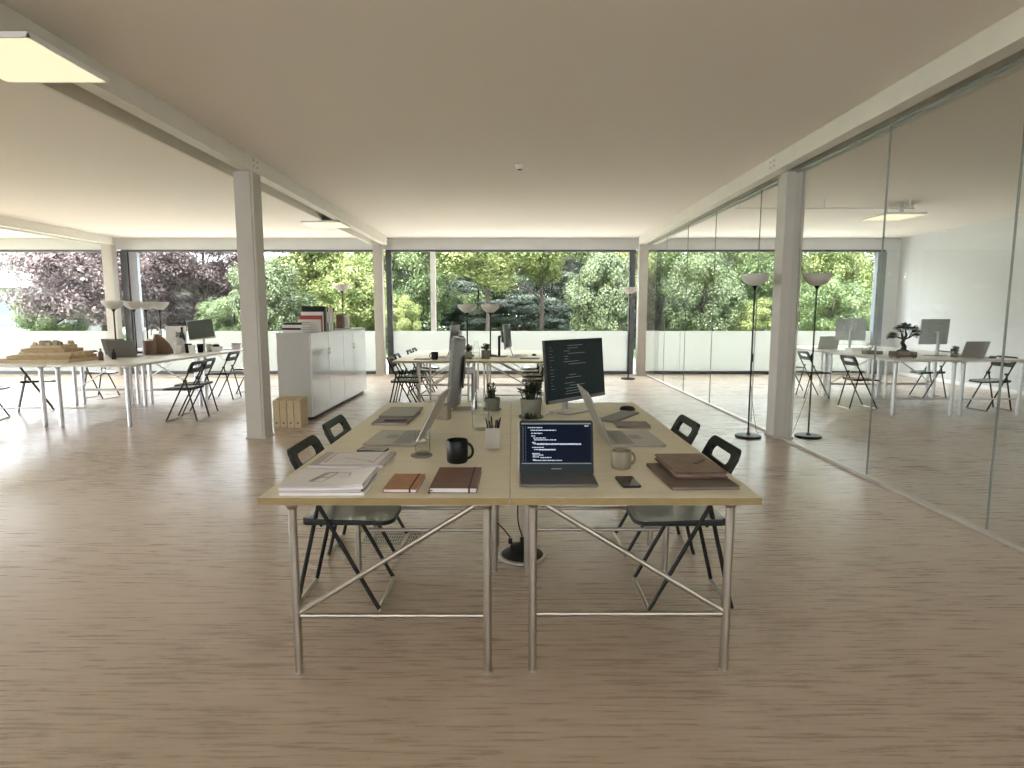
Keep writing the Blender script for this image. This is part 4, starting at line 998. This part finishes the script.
bw = thing('bowl', 'white round bowl under the right end of the grey green monitor', 'bowl', (-4.93, 10.0, zl))
MB().lathe([(0.04,0),(0.085,0.03),(0.105,0.085),(0.101,0.085),(0.08,0.034),(0.02,0.012)], 28).build('body', M['lit'], bw); MB().lathe([(0.03,0.075),(0.055,0.09),(0.05,0.12),(0.02,0.13)], 16).build('contents', M['blackm'], bw)
ml = make_monitor(0.42, 0.33, 0.20, 0.0, 'greenmon', 'silver', False, 5, 'silver', roll=-7); lie(ml, -5.24, 10.18, zl, R(8), 'grey green monitor tilted on the left white desks', 'monitor')
bx = thing('small_box', 'small pale box right of the grey green monitor', 'box', (-4.92, 10.72, zl), R(10))
MB().box(-0.07, 0.07, -0.05, 0.05, 0, 0.085).build('body', M['paperb'], bx, bevel=0.003); MB().box(-0.072, 0.072, -0.052, 0.052, 0.0855, 0.105).build('lid', M['grey'], bx, bevel=0.003)
notebook(0.26, 0.18, 0.014, 'greyfold', -4.90, 10.46, R(10), 'grey notebook before the small pale box, left white desks', z=zl)
notebook(0.30, 0.21, 0.012, 'black', -5.42, 9.18, R(15), 'flat black notebook before the brown canister, left white desks', z=zl)

# ------------------------------------------------------------------ things in the glazed room
bz = thing('bonsai_tree', 'dark bonsai tree in a low tray on the desk behind the glass', 'bonsai', (5.62, 8.62, zl)); bz.scale = (1.08,)*3
MB().rslab(0.28, 0.19, 0.012, 0.085, 0.02, 0.006).build('tray', M['folder'], bz)
for sx_ in (-1, 1):
    for sy_ in (-1, 1): MB().box(sx_*0.11-0.015, sx_*0.11+0.015, sy_*0.07-0.015, sy_*0.07+0.015, 0, 0.0119).build('tray_foot', M['pot'], bz)
MB().lathe([(0.001,0.125),(0.06,0.105),(0.085,0.0855)][::-1], 20, cap1=False).build('moss_mound', M['soil'], bz)
tk = MB().tube([(0,0,0.10),(0.012,0,0.15),(-0.018,0,0.20),(0.006,0.005,0.25),(0.03,0,0.30),(0.01,0,0.37)], [0.040,0.030,0.025,0.022,0.016,0.008], 12)
for e in ((0.15,0.0,0.33),(-0.13,0.02,0.29),(0.09,-0.05,0.37),(-0.07,-0.03,0.37),(0.02,0.07,0.36)):
    tk.tube([(0.004,0,0.245),(e[0]*.5,e[1]*.5,0.27),e], [0.012,0.009,0.004], 8)
tk.build('trunk', M['bark'], bz)
m = MB(); rnd = random.Random(12)
for cx_, cy_, cz_, r_ in ((0.15,0.0,0.34,.05),(-0.14,0.02,0.30,.05),(0.09,-0.04,0.39,.05),(-0.07,-0.03,0.39,.055),(0.02,0.06,0.40,.06),(0.0,-0.02,0.43,.05),(0.17,0.02,0.30,.03),(-0.18,0,0.27,.03)):
    for k in range(190):
        v = Vector((rnd.gauss(0,1), rnd.gauss(0,1), rnd.gauss(0,0.6))).normalized()*r_*rnd.uniform(0.4, 1.15)
        leaf_blade(m, (cx_+v.x*1.2, cy_+v.y, cz_+v.z*0.6), (v.x, v.y, v.z+0.02), rnd.uniform(0.016, 0.028), 0.014, 0.2)
m.build('foliage', M['succ'], bz, ang=60)
mr = Proto(lambda: make_monitor(0.46, 0.38, 0.17, 0.0, 'scr', 'monback', False, 4, 'silver', deep=0.02))
mr.put((5.82, 10.35, zl), R(150), 'pale backed monitor turned away before the window behind the glass', 'monitor')
mr.put((6.36, 9.02, zl), R(186), 'large pale backed monitor against the white wall behind the glass', 'monitor', scale=1.0)
lpm.put((6.68, 8.80, zl), R(178), 'grey laptop with its back turned on the desk behind the glass', 'laptop')
lpm.put((5.60, 10.75, zl), R(175), 'small looking laptop by the window behind the glass', 'laptop')
tr_ = thing('terrarium', 'clear glass box of small plants left of the bonsai', 'terrarium', (5.66, 9.42, zl))
MB().box(-0.12, 0.12, -0.08, 0.08, 0.0, 0.05).build('soil_bed', M['soil'], tr_, smooth=False)
g_ = MB()
for a in ((-0.124,-0.121,-0.084,0.084),(0.121,0.124,-0.084,0.084),(-0.121,0.121,-0.084,-0.081),(-0.121,0.121,0.081,0.084)): g_.box(a[0],a[1],a[2],a[3],0.0,0.24)
g_.build('glass_walls', M['clear'], tr_, smooth=False)
m = MB()
for k in range(150):
    a = rnd.uniform(0, 2*PI); leaf_blade(m, (rnd.uniform(-.10,.10), rnd.uniform(-.06,.06), 0.05+rnd.uniform(0,.13)), (math.cos(a), math.sin(a), rnd.uniform(-.2, 1)), rnd.uniform(0.02,0.035), 0.016, 0.2)
m.build('foliage', M['succ'], tr_, ang=60)
wb2 = thing('document_tray', 'white tray under the window monitor behind the glass', 'tray', (5.78, 10.02, zl))
MB().box(-0.16, 0.16, -0.11, 0.11, 0, 0.008).box(-0.16, -0.15, -0.11, 0.11, 0.008, 0.06).box(0.15, 0.16, -0.11, 0.11, 0.008, 0.06).box(-0.15, 0.15, 0.10, 0.11, 0.008, 0.06).build('tray', M['lit'], wb2, smooth=False); MB().box(-0.14, 0.14, -0.10, 0.095, 0.0085, 0.04).build('papers', M['paper'], wb2, smooth=False)
p3 = make_pot_plant('bushy', 0.05, 0.06); lie(p3, 6.44, 8.72, zl, 0.4, 'small plant in a low pot beside the big pale monitor', 'plant')
mouse.put((6.86, 8.55, zl), R(10), 'black computer mouse beside the grey laptop behind the glass', 'mouse')

# ------------------------------------------------------------------ outside: trees, shrubs and houses
def leaf_mesh(name, seed, n, mt, leaf=0.16, clumps=60, droop=0.0, flat=1.0):
    n = int(n*2.7); leaf *= 0.66
    g = np.random.default_rng(seed)
    # clump centres over an ellipsoid of unit radius
    v = g.normal(size=(clumps, 3)); v /= np.linalg.norm(v, axis=1)[:, None]; v *= (g.uniform(0.35, 1.0, clumps)**0.5)[:, None]
    ci = g.integers(0, clumps, n)
    off = g.normal(size=(n, 3)); off /= np.linalg.norm(off, axis=1)[:, None]; off *= (g.uniform(0, 1, n)**0.45*g.uniform(0.13, 0.30, clumps)[ci])[:, None]
    off[:, 2] *= flat
    p = v[ci]*0.82 + off
    nrm = off*1.2 + g.normal(size=(n, 3))*0.12; nrm[:, 2] += 0.10; nrm /= np.linalg.norm(nrm, axis=1)[:, None]
    t = g.normal(size=(n, 3)); t[:, 2] -= droop; t -= nrm*(t*nrm).sum(1)[:, None]; t /= np.linalg.norm(t, axis=1)[:, None]
    b = np.cross(nrm, t); s = leaf*g.uniform(0.6, 1.3, n)[:, None]
    a0 = p - t*s*0.5; a1 = p + b*s*0.30 + nrm*s*0.06; a2 = p + t*s*0.55; a3 = p - b*s*0.30 + nrm*s*0.06
    co = np.stack([a0, a1, a2, a3], 1).reshape(-1, 3)
    me = bpy.data.meshes.new(name); me.vertices.add(4*n); me.vertices.foreach_set('co', co.ravel().astype(np.float32))
    me.loops.add(4*n); me.loops.foreach_set('vertex_index', np.arange(4*n, dtype=np.int32))
    me.polygons.add(n); me.polygons.foreach_set('loop_start', np.arange(0, 4*n, 4, dtype=np.int32))
    me.materials.append(mt); me.update(); me.validate(); return me
LM = dict(  # leaf colours paled and desaturated to carry the outdoor haze
    bright=leaf_mesh('bright_leaves', 1, 15000, mat_leaf('bright_leaf', (0.1172, 0.1646, 0.049), (0.2718, 0.3073, 0.124)), 0.066, 80, 0.6),
    mid=leaf_mesh('mid_leaves', 2, 15000, mat_leaf('mid_leaf', (0.0638, 0.1052, 0.0402), (0.1664, 0.2197, 0.1014)), 0.064, 80, 0.3),
    blue=leaf_mesh('blue_green_leaves', 3, 15000, mat_leaf('blue_leaf', (0.0617, 0.089, 0.0415), (0.1372, 0.1748, 0.0898)), 0.075, 70, 0.2),
    dark=leaf_mesh('dark_leaves', 4, 15000, mat_leaf('dark_leaf', (0.0223, 0.043, 0.0252), (0.0638, 0.0903, 0.0548), 0.2), 0.05, 45, 0.3, 0.35),
    purple=leaf_mesh('purple_leaves', 5, 17000, mat_leaf('purple_leaf', (0.0674, 0.0466, 0.0497), (0.1768, 0.1413, 0.1413)), 0.056, 90, 0.5, 0.6),
    red=leaf_mesh('red_leaves', 6, 7000, mat_leaf('red_leaf', (0.2691, 0.0798, 0.0621), (0.3891, 0.1643, 0.1288)), 0.09, 40),
    grey=leaf_mesh('grey_green_leaves', 7, 15000, mat_leaf('grey_leaf', (0.0711, 0.0947, 0.0711), (0.1752, 0.2046, 0.1633)), 0.06, 80, 0.2),
)
def hedge_mesh(n, w, d, h, seed):
    g = np.random.default_rng(seed)
    p = np.stack([g.uniform(-w/2, w/2, n), g.uniform(-d/2, d/2, n), g.uniform(0, 1, n)**0.8*h], 1)
    p[:, 2] *= 0.82+0.18*np.sin(p[:, 0]*1.7)*np.sin(p[:, 0]*0.43+1); p[:, 1] += 0.3*np.sin(p[:, 0]*1.1)
    nr = g.normal(size=(n, 3)); nr[:, 1] -= 0.8; nr[:, 2] += 0.5; nr /= np.linalg.norm(nr, axis=1)[:, None]
    t = g.normal(size=(n, 3)); t -= nr*(t*nr).sum(1)[:, None]; t /= np.linalg.norm(t, axis=1)[:, None]; b = np.cross(nr, t); q = 0.16*g.uniform(0.6, 1.3, n)[:, None]
    co = np.stack([p-t*q*.5, p+b*q*.3, p+t*q*.5, p-b*q*.3], 1).reshape(-1, 3)
    me = bpy.data.meshes.new('hedge_leaves'); me.vertices.add(4*n); me.vertices.foreach_set('co', co.ravel().astype(np.float32))
    me.loops.add(4*n); me.loops.foreach_set('vertex_index', np.arange(4*n, dtype=np.int32)); me.polygons.add(n); me.polygons.foreach_set('loop_start', np.arange(0, 4*n, 4, dtype=np.int32))
    me.materials.append(LM['dark'].materials[0]); me.update(); me.validate(); return me
ho = bpy.data.objects.new('hedge', hedge_mesh(60000, 52, 1.6, 2.6, 5)); C.objects.link(ho); ho.location = (6.0, 37.5, -0.06)
tag(ho, 'long dark green hedge closing the garden behind the trees', 'hedge')
rnd = random.Random(21)
def tree(kind, x, y, z, rx, rz_, label, ry=None, group=None, name='tree', cat='tree'):
    G = -0.06; ry = ry or rx
    t = thing(name, label, cat, (x, y, G), 0, group)
    f = bpy.data.objects.new('crown', LM[kind]); C.objects.link(f); f.parent = t
    f.location = (0, 0, z-G); f.scale = (rx, ry, rz_); f.rotation_euler = (0, 0, rnd.uniform(0, 6.28))
    base = 0.05; r0 = 0.035+0.022*rx
    m = MB().tube([(0,0,base-0.06),(0.05,0.02,(z-G)*0.35),(0.0,0.05,(z-G)*0.75),(0.1,0,z-G+rz_*0.45)], [r0*1.3,r0,r0*0.8,r0*0.3], 10)
    for k in range(7):
        a = k*0.9+rnd.uniform(0,.5); h0 = (z-G)*rnd.uniform(0.45, 0.85)
        m.tube([(0,0.03,h0),(rx*0.3*math.cos(a), ry*0.3*math.sin(a), h0+rz_*0.2),(rx*0.7*math.cos(a), ry*0.7*math.sin(a), h0+rz_*0.42)], [r0*0.5,r0*0.35,r0*0.12], 6)
    m.build('trunk', M['bark'], t)
    return t
g = 'trees and shrubs outside the windows'
T_ = [
 ('purple', -16.6, 24.5, 3.2, 3.5, 3.3, 'purple leaved tree outside the far left window'),
 ('purple', -13.2, 26.0, 4.1, 2.5, 2.4, 'purple leaved tree reaching past the far left column'),
 ('red', -26.3, 33.0, 4.6, 1.7, 1.2, 'small red leaved tree at the far left edge'),
 ('grey', -9.6, 30.0, 3.3, 1.9, 2.7, 'pale green tree beside the white house'),
 ('mid', -10.2, 22.0, 1.2, 1.3, 1.0, 'green shrub below the white house'),
 ('bright', -6.9, 23.0, 4.2, 2.9, 2.2, 'bright yellow green tree above the cabinet books'),
 ('bright', -5.6, 21.5, 2.3, 1.7, 1.5, 'bright green bush behind the cabinet lamp'),
 ('blue', -8.3, 20.5, 1.9, 1.4, 1.6, 'blue green bush left of the cabinet books'),
 ('mid', -3.6, 23.5, 3.0, 1.7, 2.5, 'green tree left of the white window bar'),
 ('bright', -3.9, 20.8, 1.3, 0.9, 0.9, 'small bright bush at the foot of the middle window'),
 ('bright', -0.9, 22.0, 3.95, 2.6, 1.75, 'overhanging bright yellow green tree above the middle lamps'),
 ('bright', 1.1, 23.0, 4.25, 2.0, 1.75, 'bright green tree top right of the overhanging tree'),
 ('dark', -1.6, 27.5, 1.7, 3.0, 2.0, 'dark spreading conifer behind the middle lamps'),
 ('dark', 1.8, 28.5, 1.9, 3.0, 2.3, 'dark spreading conifer behind the code monitor'),
 ('blue', 3.0, 20.5, 2.0, 1.35, 1.7, 'light blue green tree left of the window lamp'),
 ('bright', 4.2, 23.5, 3.9, 1.6, 1.7, 'yellow green tree top above the window lamp'),
 ('grey', 2.3, 31.0, 5.0, 2.7, 2.6, 'grey green tree far behind the middle window'),
 ('blue', 6.6, 21.0, 2.0, 1.5, 1.7, 'blue green bush behind the glass next to the window end column'),
 ('mid', 6.2, 25.0, 4.2, 2.4, 2.4, 'mid green tree behind the glass left of the outer lamp'),
 ('bright', 8.2, 21.5, 1.3, 1.3, 0.9, 'bright low bush behind the outer floor lamp'),
 ('mid', 9.4, 25.0, 3.6, 2.1, 2.6, 'mid green tree behind the outer floor lamp'),
 ('bright', 11.3, 22.5, 3.9, 1.7, 1.7, 'yellow green tree above the inner floor lamp'),
 ('mid', 11.4, 21.5, 1.6, 1.6, 1.4, 'green bush behind the inner floor lamp'),
 ('bright', 13.6, 22.5, 2.9, 1.7, 2.3, 'bright green tree at the right end of the windows'),
 ('mid', -20.5, 27.0, 1.3, 1.8, 1.3, 'green shrub under the purple tree'),
 ('grey', -5.0, 33.0, 4.5, 3.6, 3.6, 'grey green tree far behind the left cabinet'),
 ('grey', 8.0, 34.0, 4.2, 4.2, 3.8, 'grey green tree far behind the glass partition'),
 ('grey', -1.0, 36.0, 5.0, 4.2, 4.0, 'grey green tree far behind the conifers'),
 ('mid', -13.5, 36.0, 2.2, 2.6, 2.0, 'green tree behind the white house'),
 ('dark', -3.6, 26.5, 1.3, 1.9, 1.5, 'dark conifer behind the white window bar'),
 ('dark', 0.2, 25.3, 1.0, 2.3, 1.35, 'low dark conifer spreading below the overhanging tree'),
 ('dark', 4.6, 26.0, 1.4, 2.0, 1.6, 'dark conifer behind the window lamp'),
 ('mid', 6.6, 27.5, 1.5, 2.6, 1.8, 'mid green shrub behind the glass partition'),
 ('dark', 10.2, 27.5, 1.6, 2.4, 1.9, 'dark conifer behind the two floor lamps'),
 ('mid', 14.6, 26.0, 1.6, 2.2, 1.8, 'green shrub behind the bonsai'),
 ('blue', -10.2, 26.5, 1.4, 1.6, 1.4, 'blue green shrub behind the grey green monitor'),
 ('mid', -7.0, 27.0, 1.6, 2.6, 1.9, 'mid green shrub behind the cabinet'),
 ('purple', -15.0, 28.5, 2.0, 3.0, 1.9, 'low purple shrub behind the purple tree'),
 ('grey', -8.8, 36.0, 3.4, 3.4, 3.8, 'grey green tree far behind the cabinet books'),
 ('grey', 1.2, 32.5, 3.2, 3.0, 3.6, 'grey green tree far behind the overhanging tree'),
 ('grey', 4.8, 34.5, 3.4, 3.2, 3.8, 'grey green tree far behind the end column'),
 ('mid', -2.2, 30.5, 3.2, 2.4, 2.9, 'mid green tree behind the dark conifers at the white window bar'),
 ('grey', 12.8, 35.0, 3.4, 3.6, 3.8, 'grey green tree far behind the inner floor lamp'),
 ('grey', -25.0, 42.0, 3.8, 4.2, 3.9, 'grey green tree added behind the two storey white house against sky glare'),  # this tree and the next added to cut sky glare on the floor
 ('mid', -31.5, 40.0, 3.8, 3.8, 3.8, 'mid green tree added beyond the far left window edge against sky glare'),
 ('grey', -18.0, 47.0, 3.4, 3.0, 3.2, 'grey green tree far behind the purple trees'),
 ('mid', 15.5, 30.0, 2.6, 2.4, 2.6, 'green tree far behind the right end of the windows'),
]
for a in T_:
    tree(*a, group=g, name='shrub' if a[3]-a[5] < 0.45 and a[3] < 2.4 else 'tree', cat='shrub' if a[3]-a[5] < 0.45 and a[3] < 2.4 else 'tree')

def house(x, y, w, d, floors, label, roof_over=0.6, rz=0.0):
    t = thing('house', label, 'house', (x, y, -0.06), rz); hf = 2.9
    MB().box(-w/2, w/2, -d/2, d/2, 0.0, floors*hf).build('wall', M['render'], t, smooth=False)
    for f in range(floors):
        for k in range(3):
            cx_ = -w/2+w*(k+0.5)/3
            wf_ = MB().box(cx_-w*0.12, cx_+w*0.12, -d/2-0.05, -d/2-0.001, f*hf+0.8, f*hf+2.3).build('window', M['housewin'], t, smooth=False)
            MB().box(cx_-0.03, cx_+0.03, -d/2-0.08, -d/2-0.051, f*hf+0.8, f*hf+2.3).build('window_bar', M['render'], wf_, smooth=False)
        if f < floors-1: MB().box(-w/2-0.1, w/2+0.4, -d/2-1.0, -d/2-0.09, (f+1)*hf-0.15, (f+1)*hf+0.25).build('balcony', M['render'], t, smooth=False)
    MB().box(-w/2-roof_over, w/2+roof_over, -d/2-roof_over, d/2+roof_over, floors*hf+0.001, floors*hf+0.35).build('roof', M['render'], t, smooth=False)
    return t
house(-28.0, 34.0, 7.5, 6.0, 2, 'white two storey house at the far left edge')
house(-20.2, 39.0, 5.5, 5.0, 1, 'white flat roofed house between the purple and green trees', 1.2)

# ------------------------------------------------------------------ light, camera, view
sc = bpy.context.scene
w = bpy.data.worlds.new('sky'); sc.world = w; w.use_nodes = True
bgn = w.node_tree.nodes['Background']; bgn.inputs['Color'].default_value = (0.90, 0.94, 1.0, 1); bgn.inputs['Strength'].default_value = 6.0
s = bpy.data.lights.new('sun', 'SUN'); s.energy = 12.0; s.angle = R(4); s.color = (1.0, 0.94, 0.84)
so_ = bpy.data.objects.new('sun', s); C.objects.link(so_); so_.rotation_euler = (R(38), 0, R(-28))
cam = bpy.data.cameras.new('camera'); co_ = bpy.data.objects.new('camera', cam); C.objects.link(co_)
cam.sensor_width = 36; cam.lens = 600/1024*36; cam.clip_start = 0.05; cam.clip_end = 300
co_.location = (0, 0, H); co_.rotation_euler = (R(90)-math.atan(71/600), 0, 0)
sc.camera = co_
sc.view_settings.view_transform = 'Standard'; sc.view_settings.look = 'None'; sc.view_settings.gamma = 1.0; sc.view_settings.use_curve_mapping = False
sc.view_settings.exposure = 1.0
sc.cycles.max_bounces = 10; sc.cycles.transparent_max_bounces = 24; sc.cycles.diffuse_bounces = 6; sc.cycles.use_denoising = True
